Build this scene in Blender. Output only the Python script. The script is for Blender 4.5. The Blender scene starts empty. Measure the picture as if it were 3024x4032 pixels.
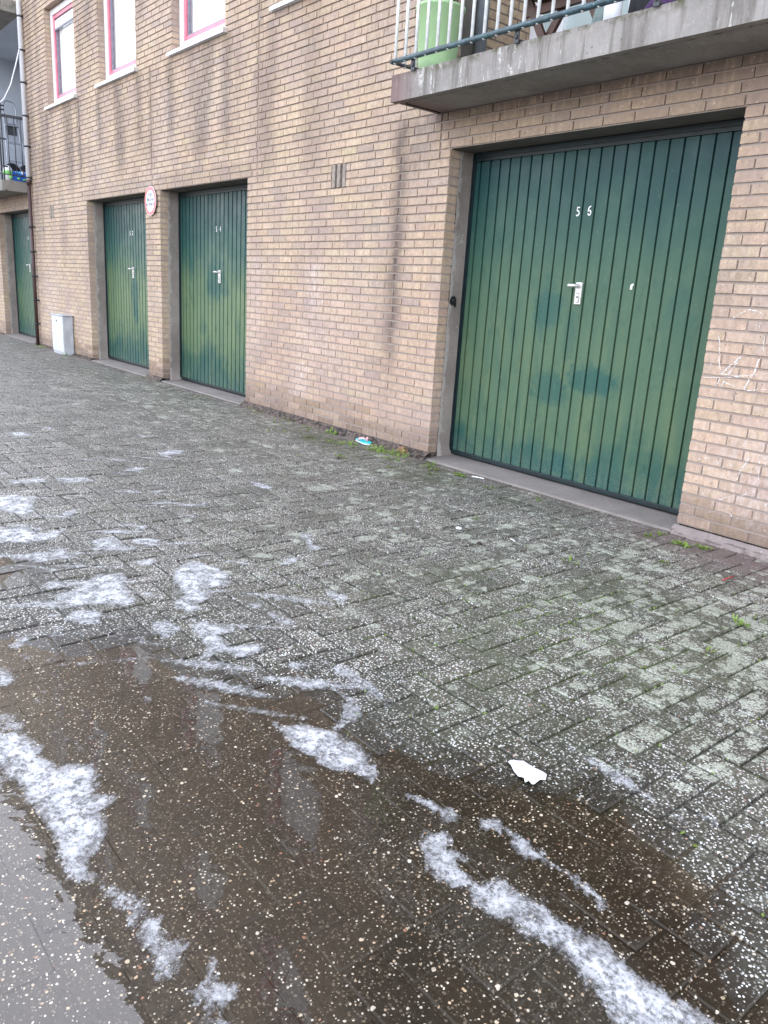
import bpy, math, random
from mathutils import Matrix, Vector, noise
scene = bpy.context.scene
RAD = math.radians
random.seed(7)

# ------------------------------------------------------------------ camera
cam_data = bpy.data.cameras.new('camera')
cam = bpy.data.objects.new('camera', cam_data)
scene.collection.objects.link(cam)
cam_data.sensor_fit = 'HORIZONTAL'
cam_data.sensor_width = 36.0
cam_data.lens = 36.0 * 3071.738 / 3024.0
cam_data.clip_start = 0.02
cam_data.clip_end = 600.0
_r = Vector((0.62932836, 0.77481358, 0.06008099))
_u = Vector((-0.24457354, 0.12408101, 0.96165882))
_f = Vector((-0.73765141, 0.61989339, -0.2675866))
cam.matrix_world = Matrix(((_r.x, _u.x, -_f.x, 0.0), (_r.y, _u.y, -_f.y, -4.21559), (_r.z, _u.z, -_f.z, 1.19846), (0, 0, 0, 1)))
scene.camera = cam

# ------------------------------------------------------------------ sky, sun, exposure
SUN_EL, SUN_AZ = RAD(45), RAD(322)
world = bpy.data.worlds.new('World')
scene.world = world
world.use_nodes = True
wt = world.node_tree
wt.nodes.clear()
wo = wt.nodes.new('ShaderNodeOutputWorld')
wb = wt.nodes.new('ShaderNodeBackground')
sky = wt.nodes.new('ShaderNodeTexSky')
sky.sky_type = 'NISHITA'
sky.sun_disc = False
sky.sun_elevation = SUN_EL
sky.sun_rotation = SUN_AZ
sky.air_density = 2.0
sky.dust_density = 1.8
hs = wt.nodes.new('ShaderNodeHueSaturation')
hs.inputs['Saturation'].default_value = 0.3
wt.links.new(sky.outputs[0], hs.inputs['Color'])
tint = wt.nodes.new('ShaderNodeMix'); tint.data_type = 'RGBA'; tint.blend_type = 'MULTIPLY'
tint.inputs[0].default_value = 1.0
tint.inputs[7].default_value = (0.965, 0.985, 1.10, 1.0)
wt.links.new(hs.outputs[0], tint.inputs[6])
wt.links.new(tint.outputs[2], wb.inputs['Color'])
wb.inputs['Strength'].default_value = 0.15
wt.links.new(wb.outputs[0], wo.inputs[0])
sun_d = bpy.data.lights.new('sun', 'SUN')
sun_d.energy = 0.7
sun_d.angle = RAD(40)
sun_d.color = (1.0, 0.985, 0.96)
sun = bpy.data.objects.new('sun', sun_d)
scene.collection.objects.link(sun)
sd = Vector((math.sin(SUN_AZ) * math.cos(SUN_EL), math.cos(SUN_AZ) * math.cos(SUN_EL), math.sin(SUN_EL)))
sun.rotation_euler = sd.to_track_quat('Z', 'Y').to_euler()
scene.view_settings.view_transform = 'Standard'
scene.view_settings.look = 'None'
scene.view_settings.exposure = 2.55
scene.view_settings.gamma = 1.0

# ------------------------------------------------------------------ helpers
class MB:
    """collects geometry of ONE mesh object"""
    def __init__(s):
        s.v, s.f, s.m, s.sm, s.at = [], [], [], [], {}
    def add(s, verts, faces, mi=0, smooth=False):
        b = len(s.v)
        s.v += [tuple(p) for p in verts]
        for q in faces:
            s.f.append(tuple(i + b for i in q)); s.m.append(mi); s.sm.append(smooth)
    def box(s, x0, x1, y0, y1, z0, z1, mi=0, bev=0.0):
        if bev <= 0:
            s.add([(x0,y0,z0),(x1,y0,z0),(x1,y1,z0),(x0,y1,z0),(x0,y0,z1),(x1,y0,z1),(x1,y1,z1),(x0,y1,z1)],
                  [(0,3,2,1),(4,5,6,7),(0,1,5,4),(1,2,6,5),(2,3,7,6),(3,0,4,7)], mi)
            return
        import bmesh
        bm = bmesh.new()
        bmesh.ops.create_cube(bm, size=1.0)
        for w in bm.verts:
            w.co = ((x0+x1)/2 + w.co.x*(x1-x0), (y0+y1)/2 + w.co.y*(y1-y0), (z0+z1)/2 + w.co.z*(z1-z0))
        bmesh.ops.bevel(bm, geom=bm.edges[:], offset=bev, segments=2, affect='EDGES', profile=0.6)
        bm.verts.ensure_lookup_table()
        s.add([w.co[:] for w in bm.verts], [[w.index for w in f.verts] for f in bm.faces], mi)
        bm.free()
    def tube(s, pts, rad, n=10, mi=0, cap=True, smooth=True):
        pts = [Vector(p) for p in pts]
        rr = rad if isinstance(rad, (list, tuple)) else [rad] * len(pts)
        rings = []
        up = None
        for i, p in enumerate(pts):
            d = (pts[min(i+1, len(pts)-1)] - pts[max(i-1, 0)]).normalized()
            if up is None:
                up = Vector((0, 0, 1)) if abs(d.z) < 0.9 else Vector((1, 0, 0))
            a = d.cross(up).normalized(); b = a.cross(d).normalized(); up = b
            rings.append([p + (a*math.cos(2*math.pi*k/n) + b*math.sin(2*math.pi*k/n)) * rr[i] for k in range(n)])
        vs = [q for rg in rings for q in rg]
        fs = []
        for i in range(len(rings)-1):
            for k in range(n):
                k2 = (k+1) % n
                fs.append((i*n+k, i*n+k2, (i+1)*n+k2, (i+1)*n+k))
        s.add(vs, fs, mi, smooth)
        if cap:
            b = len(s.v) - len(vs)
            s.f.append(tuple(b + k for k in reversed(range(n)))); s.m.append(mi); s.sm.append(False)
            s.f.append(tuple(b + (len(rings)-1)*n + k for k in range(n))); s.m.append(mi); s.sm.append(False)
    def lathe(s, cx, cy, prof, n=28, mi=0, smooth=True):
        vs = []; fs = []
        for (r, z) in prof:
            vs += [(cx + r*math.cos(2*math.pi*k/n), cy + r*math.sin(2*math.pi*k/n), z) for k in range(n)]
        for i in range(len(prof)-1):
            for k in range(n):
                k2 = (k+1) % n
                fs.append((i*n+k, i*n+k2, (i+1)*n+k2, (i+1)*n+k))
        s.add(vs, fs, mi, smooth)
    def prism(s, poly, axis, a, b, mi=0):
        """poly of 2-D points extruded along axis from a to b"""
        def P(p, t):
            return {'x': (t, p[0], p[1]), 'y': (p[0], t, p[1]), 'z': (p[0], p[1], t)}[axis]
        n = len(poly)
        vs = [P(p, a) for p in poly] + [P(p, b) for p in poly]
        fs = [(i, (i+1) % n, n + (i+1) % n, n + i) for i in range(n)]
        fs += [tuple(reversed(range(n))), tuple(range(n, 2*n))]
        s.add(vs, fs, mi)
    def blob(s, c, r, mi=0, n=2, jit=0.0):
        import bmesh
        bm = bmesh.new()
        bmesh.ops.create_icosphere(bm, subdivisions=n, radius=1.0)
        for w in bm.verts:
            k = 1.0 + jit * noise.noise(w.co * 1.7 + Vector(c))
            w.co = (c[0] + w.co.x*r[0]*k, c[1] + w.co.y*r[1]*k, c[2] + w.co.z*r[2]*k)
        bm.verts.ensure_lookup_table()
        s.add([w.co[:] for w in bm.verts], [[w.index for w in f.verts] for f in bm.faces], mi, True)
        bm.free()
    def build(s, name, mats, parent=None, fix=True):
        me = bpy.data.meshes.new(name)
        me.from_pydata(s.v, [], s.f)
        for m in (mats if isinstance(mats, (list, tuple)) else [mats]):
            me.materials.append(m)
        me.polygons.foreach_set('material_index', s.m)
        me.polygons.foreach_set('use_smooth', s.sm)
        for k, (typ, dat) in s.at.items():
            a = me.attributes.new(k, typ, 'POINT')
            if typ == 'FLOAT':
                a.data.foreach_set('value', dat)
            else:
                a.data.foreach_set('color', [c for q in dat for c in q])
        if fix:
            import bmesh
            bm = bmesh.new(); bm.from_mesh(me)
            bmesh.ops.recalc_face_normals(bm, faces=bm.faces)
            bm.to_mesh(me); bm.free()
        me.update()
        o = bpy.data.objects.new(name, me)
        scene.collection.objects.link(o)
        if parent:
            o.parent = parent
            o.matrix_parent_inverse = parent.matrix_basis.inverted()
        return o

def tag(o, label=None, cat=None, group=None, kind=None):
    if label: o['label'] = label
    if cat: o['category'] = cat
    if group: o['group'] = group
    if kind: o['kind'] = kind
    return o

def thing(name, loc, label, cat, group=None):
    o = bpy.data.objects.new(name, None)
    o.empty_display_size = 0.1
    o.location = loc
    scene.collection.objects.link(o)
    return tag(o, label, cat, group)

def sstep(a, b, x):
    t = max(0.0, min(1.0, (x - a) / (b - a))); return t * t * (3 - 2 * t)
def nz(x, y, z=0.0): return noise.noise(Vector((x, y, z)))

class NT:
    """small node-tree writer"""
    def __init__(s, name):
        s.mat = bpy.data.materials.new(name); s.mat.use_nodes = True
        s.t = s.mat.node_tree; s.t.nodes.clear()
        s.out = s.t.nodes.new('ShaderNodeOutputMaterial')
        s.co = s.n('ShaderNodeTexCoord').outputs['Object']
    def n(s, typ, **kw):
        nd = s.t.nodes.new(typ)
        for k, v in kw.items(): setattr(nd, k, v)
        return nd
    def put(s, sock, v):
        if isinstance(v, bpy.types.NodeSocket): s.t.links.new(v, sock)
        elif isinstance(v, (tuple, list)) and len(v) == 3 and sock.type == 'RGBA': sock.default_value = (*v, 1)
        else: sock.default_value = v
    def math(s, op, a, b=0.0, c=0.0, clamp=False):
        nd = s.n('ShaderNodeMath', operation=op, use_clamp=clamp)
        for i, v in enumerate((a, b, c)): s.put(nd.inputs[i], v)
        return nd.outputs[0]
    def vmath(s, op, a, b):
        nd = s.n('ShaderNodeVectorMath', operation=op)
        s.put(nd.inputs[0], a); s.put(nd.inputs[1], b)
        return nd.outputs['Value'] if op in ('LENGTH', 'DISTANCE') else nd.outputs[0]
    def noise(s, scale, detail=3, rough=0.55, vec=None, dist=0.0, col=False):
        nd = s.n('ShaderNodeTexNoise')
        s.put(nd.inputs['Vector'], vec if vec is not None else s.co)
        nd.inputs['Scale'].default_value = scale; nd.inputs['Detail'].default_value = detail
        nd.inputs['Roughness'].default_value = rough; nd.inputs['Distortion'].default_value = dist
        return nd.outputs['Color' if col else 'Fac']
    def vor(s, scale, vec=None, feature='F1', rnd=1.0):
        nd = s.n('ShaderNodeTexVoronoi', feature=feature)
        s.put(nd.inputs['Vector'], vec if vec is not None else s.co)
        nd.inputs['Scale'].default_value = scale; nd.inputs['Randomness'].default_value = rnd
        return nd
    def scale(s, v, vec=None):
        return s.vmath('MULTIPLY', vec if vec is not None else s.co, v)
    def ramp(s, x, a, b, lo=0.0, hi=1.0, smooth=True):
        nd = s.n('ShaderNodeMapRange', interpolation_type='SMOOTHSTEP' if smooth else 'LINEAR')
        s.put(nd.inputs[0], x)
        for i, v in zip((1, 2, 3, 4), (a, b, lo, hi)): s.put(nd.inputs[i], v)
        return nd.outputs[0]
    def mix(s, f, a, b, blend='MIX'):
        nd = s.n('ShaderNodeMix', data_type='RGBA', blend_type=blend)
        s.put(nd.inputs[0], f); s.put(nd.inputs[6], a); s.put(nd.inputs[7], b)
        return nd.outputs[2]
    def attr(s, name):
        return s.n('ShaderNodeAttribute', attribute_name=name)
    def sep(s, v):
        nd = s.n('ShaderNodeSeparateXYZ'); s.put(nd.inputs[0], v); return nd.outputs
    def bump(s, h, strength=0.3, dist=0.01, normal=None):
        nd = s.n('ShaderNodeBump'); s.put(nd.inputs['Height'], h)
        nd.inputs['Strength'].default_value = strength; nd.inputs['Distance'].default_value = dist
        if normal is not None: s.put(nd.inputs['Normal'], normal)
        return nd.outputs[0]
    def schlick(s, f0, nrm=None):
        g = s.n('ShaderNodeNewGeometry')
        nd = s.n('ShaderNodeVectorMath', operation='DOT_PRODUCT')
        s.put(nd.inputs[0], nrm if nrm is not None else g.outputs['Normal']); s.put(nd.inputs[1], g.outputs['Incoming'])
        k = s.math('SUBTRACT', 1.0, s.math('ABSOLUTE', nd.outputs['Value']), clamp=True)
        return s.math('ADD', f0, s.math('MULTIPLY', s.math('POWER', k, 5.0), 1.0 - f0))
    def surf(s, col, rough=0.7, normal=None, metal=0.0, spec=0.5, alpha=None):
        b = s.n('ShaderNodeBsdfPrincipled')
        s.put(b.inputs['Base Color'], col); s.put(b.inputs['Roughness'], rough)
        b.inputs['Metallic'].default_value = metal
        s.put(b.inputs['Specular IOR Level'], spec)
        if normal is not None: s.put(b.inputs['Normal'], normal)
        if alpha is not None: s.put(b.inputs['Alpha'], alpha)
        s.t.links.new(b.outputs[0], s.out.inputs[0])
        return s.mat

def plain(name, col, rough=0.6, metal=0.0, var=0.15, sc=25.0, bump=0.1):
    m = NT(name)
    f = m.ramp(m.noise(sc, 4), 0.3, 0.7, 1 - var, 1 + var)
    c = m.mix(1.0, col, f, 'MULTIPLY')
    return m.surf(c, rough, m.bump(m.noise(sc * 3, 3), bump, 0.004), metal)
FOAM=[(1,[(-2.168,-3.764),(-2.14,-3.711),(-2.062,-3.69),(-1.976,-3.702),(-1.91,-3.681),(-1.915,-3.65),(-1.874,-3.608),(-1.812,-3.609),(-1.738,-3.639),(-1.723,-3.592),(-1.683,-3.624),(-1.666,-3.654),(-1.579,-3.669),(-1.547,-3.707),(-1.513,-3.738),(-1.439,-3.744),(-1.436,-3.762),(-1.489,-3.803),(-1.526,-3.806),(-1.587,-3.792),(-1.648,-3.784),(-1.724,-3.792),(-1.833,-3.794),(-1.904,-3.797),(-1.964,-3.815),(-2.09,-3.853),(-2.235,-3.821)]),
(0.3,[(-2.299,-3.732),(-2.251,-3.706),(-2.193,-3.69),(-2.127,-3.702),(-2.156,-3.768),(-2.228,-3.811)]),
(0.45,[(-1.425,-3.747),(-1.396,-3.717),(-1.361,-3.691),(-1.29,-3.691),(-1.289,-3.711),(-1.244,-3.72),(-1.276,-3.745),(-1.372,-3.751)]),
(0.85,[(-1.288,-3.709),(-1.274,-3.673),(-1.234,-3.686),(-1.191,-3.695),(-1.155,-3.683),(-1.143,-3.703),(-1.121,-3.718),(-1.117,-3.738),(-1.132,-3.758),(-1.168,-3.747),(-1.238,-3.741)]),
(0.4,[(-1.278,-3.706),(-1.192,-3.666),(-1.16,-3.671),(-1.112,-3.722),(-1.137,-3.765)]),
(0.6,[(-1.135,-3.649),(-1.111,-3.64),(-1.086,-3.65),(-1.038,-3.628),(-1,-3.643),(-0.993,-3.689),(-0.96,-3.67),(-0.927,-3.689),(-0.959,-3.733),(-1.029,-3.707),(-1.089,-3.733),(-1.085,-3.684)]),
(0.8,[(-1.773,-3.097),(-1.73,-3.019),(-1.653,-2.972),(-1.547,-2.957),(-1.408,-2.992),(-1.386,-3.034),(-1.443,-3.053),(-1.499,-3.097),(-1.58,-3.111),(-1.695,-3.114)]),
(0.45,[(-1.869,-3.097),(-1.762,-3.08),(-1.712,-3.096),(-1.781,-3.108)]),
(0.5,[(-1.66,-2.983),(-1.689,-2.92),(-1.759,-2.851),(-1.724,-2.823),(-1.661,-2.853),(-1.631,-2.928)]),
(0.6,[(-2.032,-3.634),(-2.016,-3.61),(-1.955,-3.612),(-1.951,-3.625),(-2.003,-3.621)]),
(0.75,[(-1.314,-2.998),(-1.278,-2.963),(-1.211,-2.942),(-1.141,-2.931),(-1.133,-2.959),(-1.163,-2.979),(-1.228,-2.984),(-1.289,-3.006)]),
(0.6,[(-1.119,-2.907),(-1.091,-2.859),(-1.037,-2.867),(-0.987,-2.855),(-0.928,-2.872),(-0.916,-2.896),(-0.953,-2.928),(-0.994,-2.923),(-1.026,-2.896),(-1.09,-2.928)]),
(0.8,[(-0.923,-2.879),(-0.891,-2.867),(-0.82,-2.864),(-0.768,-2.865),(-0.723,-2.885),(-0.743,-2.9),(-0.789,-2.895),(-0.851,-2.883),(-0.902,-2.896)]),
(0.9,[(-0.859,-3.065),(-0.84,-3.026),(-0.778,-3.007),(-0.723,-2.984),(-0.665,-2.976),(-0.6,-2.983),(-0.528,-2.975),(-0.458,-2.955),(-0.417,-2.964),(-0.53,-3.133),(-0.602,-3.11),(-0.653,-3.085),(-0.723,-3.076),(-0.773,-3.096),(-0.833,-3.094)]),
(0.5,[(-1.11,-3.119),(-1.152,-3.049),(-1.143,-2.998),(-1.105,-3.011),(-1.078,-3.044),(-1.025,-3.011),(-1.005,-3.023),(-1.03,-3.059),(-0.956,-3.058),(-0.926,-2.99),(-0.875,-3.016),(-0.835,-2.984),(-0.787,-2.997),(-0.723,-2.984),(-0.759,-3.076),(-0.833,-3.094),(-0.891,-3.133),(-0.944,-3.115),(-1.011,-3.136),(-1.066,-3.137)]),
(0.9,[(-1.07,-3.089),(-1.055,-3.081),(-0.976,-3.061),(-0.941,-3.074),(-0.992,-3.097)]),
(0.9,[(-1.129,-3.061),(-1.14,-3.001),(-1.106,-3.013),(-1.096,-3.057)]),
(0.9,[(-1.136,-3.093),(-1.106,-3.078),(-1.094,-3.096),(-1.118,-3.102)]),
(0.8,[(-0.987,-2.971),(-0.975,-2.952),(-0.967,-2.969)]),
(0.5,[(-1.141,-2.459),(-1.121,-2.43),(-1.061,-2.424),(-0.996,-2.428),(-0.936,-2.452),(-0.887,-2.451),(-0.886,-2.485),(-0.962,-2.49),(-1.027,-2.493),(-1.088,-2.485)]),
(0.5,[(-0.855,-2.491),(-0.815,-2.457),(-0.76,-2.483),(-0.785,-2.495)]),
(0.4,[(-0.789,-2.42),(-0.751,-2.397),(-0.725,-2.432),(-0.77,-2.433)]),
(0.7,[(-1.201,-2.452),(-1.199,-2.433),(-1.181,-2.434),(-1.165,-2.458),(-1.181,-2.467)]),
(0.8,[(-3.134,-2.806),(-3.216,-2.666),(-3.055,-2.607),(-2.951,-2.605),(-2.836,-2.689),(-2.861,-2.785),(-2.754,-2.807),(-2.716,-2.888),(-2.655,-2.878),(-2.661,-2.954),(-2.772,-2.981),(-2.834,-2.892),(-2.972,-2.869)]),
(0.75,[(-3.078,-3.356),(-3.112,-3.241),(-3.24,-3.11),(-3.21,-2.999),(-3.043,-3.044),(-2.858,-3.079),(-2.821,-3.132),(-2.897,-3.214),(-2.925,-3.329)]),
(0.5,[(-3.25,-3.374),(-3.248,-3.263),(-3.129,-3.244),(-3.146,-3.349)]),
(0.8,[(-2.908,-3.343),(-2.872,-3.241),(-2.788,-3.231),(-2.711,-3.289),(-2.76,-3.349),(-2.826,-3.378)]),
(0.6,[(-2.819,-3.446),(-2.765,-3.397),(-2.703,-3.393),(-2.771,-3.445)]),
(0.5,[(-2.65,-3.128),(-2.646,-3.038),(-2.522,-3.039),(-2.461,-3.13),(-2.546,-3.155)]),
(0.65,[(-2.571,-2.998),(-2.564,-2.924),(-2.484,-2.917),(-2.434,-2.855),(-2.384,-2.893),(-2.406,-2.948),(-2.303,-2.947),(-2.267,-2.853),(-2.198,-2.885),(-2.198,-2.968),(-2.255,-3.009),(-2.258,-3.113),(-2.338,-3.038),(-2.45,-3.037)]),
(0.45,[(-2.15,-3.039),(-2.139,-2.957),(-2.074,-2.98),(-2.102,-3.039)]),
(0.75,[(-4.781,-3.242),(-4.736,-3.032),(-4.596,-2.982),(-4.332,-3.045),(-4.255,-3.137),(-4.439,-3.205),(-4.537,-3.297)]),
(0.85,[(-4.157,-3.433),(-4.066,-3.177),(-3.934,-3.137),(-3.959,-3.018),(-3.815,-3.075),(-3.802,-3.239),(-3.934,-3.48)]),
(0.45,[(-3.678,-3.192),(-3.666,-3.1),(-3.527,-3.124),(-3.51,-3.191)]),
(0.7,[(-3.839,-2.704),(-3.845,-2.626),(-3.763,-2.648),(-3.771,-2.706)]),
(0.7,[(-3.631,-2.811),(-3.641,-2.712),(-3.552,-2.665),(-3.463,-2.728),(-3.542,-2.8)]),
(0.5,[(-3.724,-2.983),(-3.733,-2.842),(-3.641,-2.83),(-3.507,-2.882),(-3.585,-2.987)]),
(0.6,[(-3.333,-2.907),(-3.332,-2.808),(-3.248,-2.822),(-3.245,-2.911)]),
(0.6,[(-4.241,-2.965),(-4.303,-2.833),(-4.209,-2.853),(-4.139,-2.961)]),
(0.7,[(-6.66,-2.623),(-6.663,-2.484),(-6.435,-2.443),(-6.493,-2.598)]),
(0.85,[(-6.821,-2.296),(-6.789,-2.203),(-6.59,-2.282)]),
(0.7,[(-5.52,-1.849),(-5.594,-1.687),(-5.515,-1.61),(-5.405,-1.681),(-5.406,-1.791),(-5.244,-1.82),(-5.394,-1.868)]),
(0.6,[(-6.268,-1.706),(-6.116,-1.591),(-6.086,-1.741)]),
(0.8,[(-5.84,-1.692),(-5.835,-1.626),(-5.736,-1.68)]),
(0.7,[(-5.059,-2.308),(-5.147,-2.161),(-5.071,-2.077),(-5.011,-2.2)]),
(0.5,[(-4.141,-2.348),(-4.1,-2.209),(-4.111,-2.114),(-4.022,-2.189),(-4.073,-2.323)]),
(0.9,[(-4.476,-1.667),(-4.379,-1.609),(-4.207,-1.608),(-4.191,-1.669),(-4.291,-1.712)]),
(0.8,[(-4.472,-2.362),(-4.481,-2.314),(-4.455,-2.235),(-4.398,-2.335)]),
(0.5,[(-4.604,-2.439),(-4.458,-2.397),(-4.468,-2.479)]),
(0.8,[(-3.345,-1.992),(-3.26,-1.961),(-3.126,-2.038),(-3.037,-2.028),(-3.046,-2.119),(-3.217,-2.047)]),
(0.7,[(-2.945,-2.38),(-3.014,-2.273),(-2.991,-2.197),(-2.929,-2.289)]),
(0.6,[(-2.889,-2.185),(-2.867,-2.079),(-2.828,-2.174)]),
(0.6,[(-2.622,-2.349),(-2.566,-2.334),(-2.466,-2.295),(-2.45,-2.344),(-2.387,-2.384),(-2.48,-2.394)]),
(0.65,[(-2.634,-2.702),(-2.6,-2.668),(-2.543,-2.691),(-2.567,-2.73)]),
(0.45,[(-2.568,-2.687),(-2.475,-2.668),(-2.348,-2.631),(-2.348,-2.715),(-2.45,-2.715)]),
(0.35,[(-2.03,-2.752),(-1.973,-2.694),(-1.837,-2.698),(-1.679,-2.709),(-1.643,-2.758),(-1.82,-2.76),(-1.926,-2.778)]),
(0.5,[(-2.133,-2.849),(-2.046,-2.81),(-2.012,-2.851),(-2.051,-2.882)]),
(0.55,[(-1.877,-2.849),(-1.852,-2.811),(-1.744,-2.808),(-1.729,-2.838)]),
(1,[(-2.545,-3.229),(-2.554,-3.199),(-2.527,-3.18),(-2.512,-3.212)]),
(1,[(-2.139,-3.366),(-2.144,-3.334),(-2.103,-3.336),(-2.088,-3.365)]),
(1,[(-2.344,-3.611),(-2.348,-3.596),(-2.329,-3.588),(-2.326,-3.603)]),
(1,[(-2.293,-3.643),(-2.296,-3.608),(-2.28,-3.61),(-2.278,-3.64)]),
(0.7,[(-2.635,-3.599),(-2.633,-3.562),(-2.585,-3.568),(-2.583,-3.598)]),
(0.4,[(-2.741,-3.616),(-2.771,-3.54),(-2.729,-3.489),(-2.677,-3.565),(-2.699,-3.619)]),
(0.8,[(-2.608,-3.684),(-2.544,-3.644),(-2.46,-3.645),(-2.428,-3.68),(-2.454,-3.721)]),
(0.5,[(-4.442,-2.668),(-4.378,-2.597),(-4.318,-2.646)]),
(0.5,[(-5.037,-2.732),(-4.987,-2.547),(-4.846,-2.538),(-4.875,-2.741)]),
(0.45,[(-5.095,-3.003),(-5.06,-2.781),(-4.931,-2.792),(-4.963,-2.998)])]
WET=[(-2.825,-3.693),(-2.766,-3.525),(-2.593,-3.354),(-2.501,-3.169),(-2.298,-3.157),(-2.165,-3.136),(-2.055,-3.024),(-1.926,-2.995),(-1.913,-2.861),(-1.703,-2.864),(-1.487,-2.909),(-1.383,-2.877),(-1.302,-2.756),(-1.197,-2.718),(-1.103,-2.654),(-1.071,-2.532),(-0.968,-2.528),(-0.795,-2.54),(-0.64,-2.599),(-0.508,-2.629),(-0.1,-3),(0.4,-3.4),(0.3,-4.6),(-0.8,-5.3),(-2.5,-5.3),(-4,-4.4)]
WET2=[(-3.766,-3.488),(-3.555,-3.306),(-3.336,-3.339),(-3.252,-3.462),(-3.324,-3.584)]
# ------------------------------------------------------------------ measured layout (metres; wall face at y = 0, x to the right)
DX = {'50': (-16.95, -14.97), '52': (-12.12, -10.01), '54': (-9.58, -7.46), '56': (-4.52, -2.31)}
WIN = [(-13.63, -12.38), (-11.45, -10.22), (-9.19, -7.96), (-6.97, -5.75)]
WZ = (3.6875, 5.0)
LOG_L, LOG_R = (-18.1, -14.92), (-4.6, -1.4)
SLAB_Z = (2.495, 2.665)
CO = 0.0625

# ------------------------------------------------------------------ materials
def brick_mat():
    m = NT('brick_masonry')
    tone = m.attr('tone').outputs['Color']
    st = m.attr('stain').outputs['Fac']; ef = m.attr('bloom').outputs['Fac']
    x, y, z = m.sep(m.co)
    streak = m.noise(1.0, 4, 0.6, m.scale((38.0, 20.0, 3.0)))
    fine = m.noise(120.0, 3, 0.6)
    mid = m.noise(26.0, 4, 0.6)
    c = m.mix(1.0, tone, m.ramp(fine, 0.25, 0.75, 0.86, 1.12), 'MULTIPLY')
    c = m.mix(1.0, c, m.ramp(mid, 0.28, 0.72, 0.84, 1.1), 'MULTIPLY')
    c = m.mix(1.0, c, m.ramp(streak, 0.3, 0.72, 0.90, 1.09), 'MULTIPLY')
    big = m.noise(2.0, 5, 0.65)
    c = m.mix(m.ramp(big, 0.42, 0.66, 0.0, 0.6), c, (0.33, 0.24, 0.21))
    s2 = m.math('MULTIPLY', st, m.ramp(m.noise(1.0, 5, 0.65, m.scale((30.0, 10.0, 5.0))), 0.25, 0.52, 0.2, 1.0))
    c = m.mix(m.math('MULTIPLY', s2, 0.85, clamp=True), c, (0.085, 0.062, 0.056))
    e2 = m.math('MULTIPLY', ef, m.ramp(m.noise(1.0, 5, 0.7, m.scale((34.0, 10.0, 14.0))), 0.38, 0.7))
    c = m.mix(m.math('MULTIPLY', e2, 0.75, clamp=True), c, (0.62, 0.53, 0.50))
    # chipped pale flecks and dark pits
    fl = m.vor(55.0); r1 = m.sep(fl.outputs['Color'])[0]
    fleck = m.math('MULTIPLY', m.ramp(r1, 0.955, 0.96), m.ramp(fl.outputs['Distance'], 0.32, 0.2))
    c = m.mix(m.math('MULTIPLY', fleck, 0.6), c, (0.6, 0.52, 0.44))
    pit = m.math('MULTIPLY', m.ramp(r1, 0.05, 0.045), m.ramp(fl.outputs['Distance'], 0.3, 0.15))
    c = m.mix(m.math('MULTIPLY', pit, 0.7), c, (0.1, 0.07, 0.05))
    h = m.math('ADD', m.math('MULTIPLY', fine, 0.6), mid)
    return m.surf(c, 0.82, m.bump(h, 0.45, 0.006), spec=0.3)
def mortar_mat():
    m = NT('mortar')
    c = m.mix(m.noise(60.0, 4), (0.25, 0.195, 0.17), (0.42, 0.34, 0.29))
    c = m.mix(m.ramp(m.noise(1.6, 4), 0.42, 0.66), c, (0.33, 0.28, 0.25))
    return m.surf(c, 0.95, m.bump(m.noise(180.0, 3), 0.6, 0.004), spec=0.2)
def concrete_mat(name, base=(0.27, 0.25, 0.235), dark=(0.12, 0.105, 0.095), streaks=0.0, moss=0.0, pits=True, end=None):
    m = NT(name)
    c = m.mix(m.ramp(m.noise(3.0, 5, 0.65), 0.3, 0.7), base, tuple(k * 0.72 for k in base))
    c = m.mix(m.ramp(m.noise(45.0, 4), 0.5, 0.8, 0, 0.4), c, tuple(min(1, k * 1.35) for k in base))
    if streaks:
        gn = m.n('ShaderNodeNewGeometry'); fy = m.math('ABSOLUTE', m.sep(gn.outputs['Normal'])[1])
        fy = m.ramp(fy, 0.2, 0.8, 0.25, 1.0)
        v = m.noise(1.0, 4, 0.6, m.scale((14.0, 8.0, 1.2)))
        c = m.mix(m.math('MULTIPLY', fy, m.ramp(v, 0.47, 0.66, 0, streaks)), c, dark)
        w = m.noise(1.0, 5, 0.75, m.scale((11.0, 6.0, 1.6)), 0.4)
        rough = m.ramp(m.noise(60.0, 4, 0.7), 0.40, 0.52)
        c = m.mix(m.math('MULTIPLY', m.math('MULTIPLY', fy, m.ramp(w, 0.59, 0.64, 0, streaks)), rough), c, (0.62, 0.60, 0.56))
    if moss:
        x, y, z = m.sep(m.co)
        k = m.math('MULTIPLY', m.ramp(z, 2.60, 2.665), m.ramp(m.noise(9.0, 5, 0.7), 0.45, 0.62))
        c = m.mix(m.math('MULTIPLY', k, moss), c, (0.075, 0.075, 0.035))
    if end is not None:
        x, y, z = m.sep(m.co)
        c = m.mix(m.math('MULTIPLY', m.ramp(m.math('ADD', x, m.math('MULTIPLY', m.noise(6.0), 0.12)), end + 0.42, end + 0.08), 0.8), c, (0.185, 0.115, 0.108))
    if pits:
        f = m.vor(38.0); r = m.sep(f.outputs['Color'])[0]
        p = m.math('MULTIPLY', m.ramp(r, 0.93, 0.94), m.ramp(f.outputs['Distance'], 0.28, 0.14))
        c = m.mix(m.math('MULTIPLY', p, 0.85), c, tuple(k * 0.35 for k in base))
    return m.surf(c, 0.85, m.bump(m.noise(70.0, 5, 0.65), 0.35, 0.006), spec=0.3)
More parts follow.
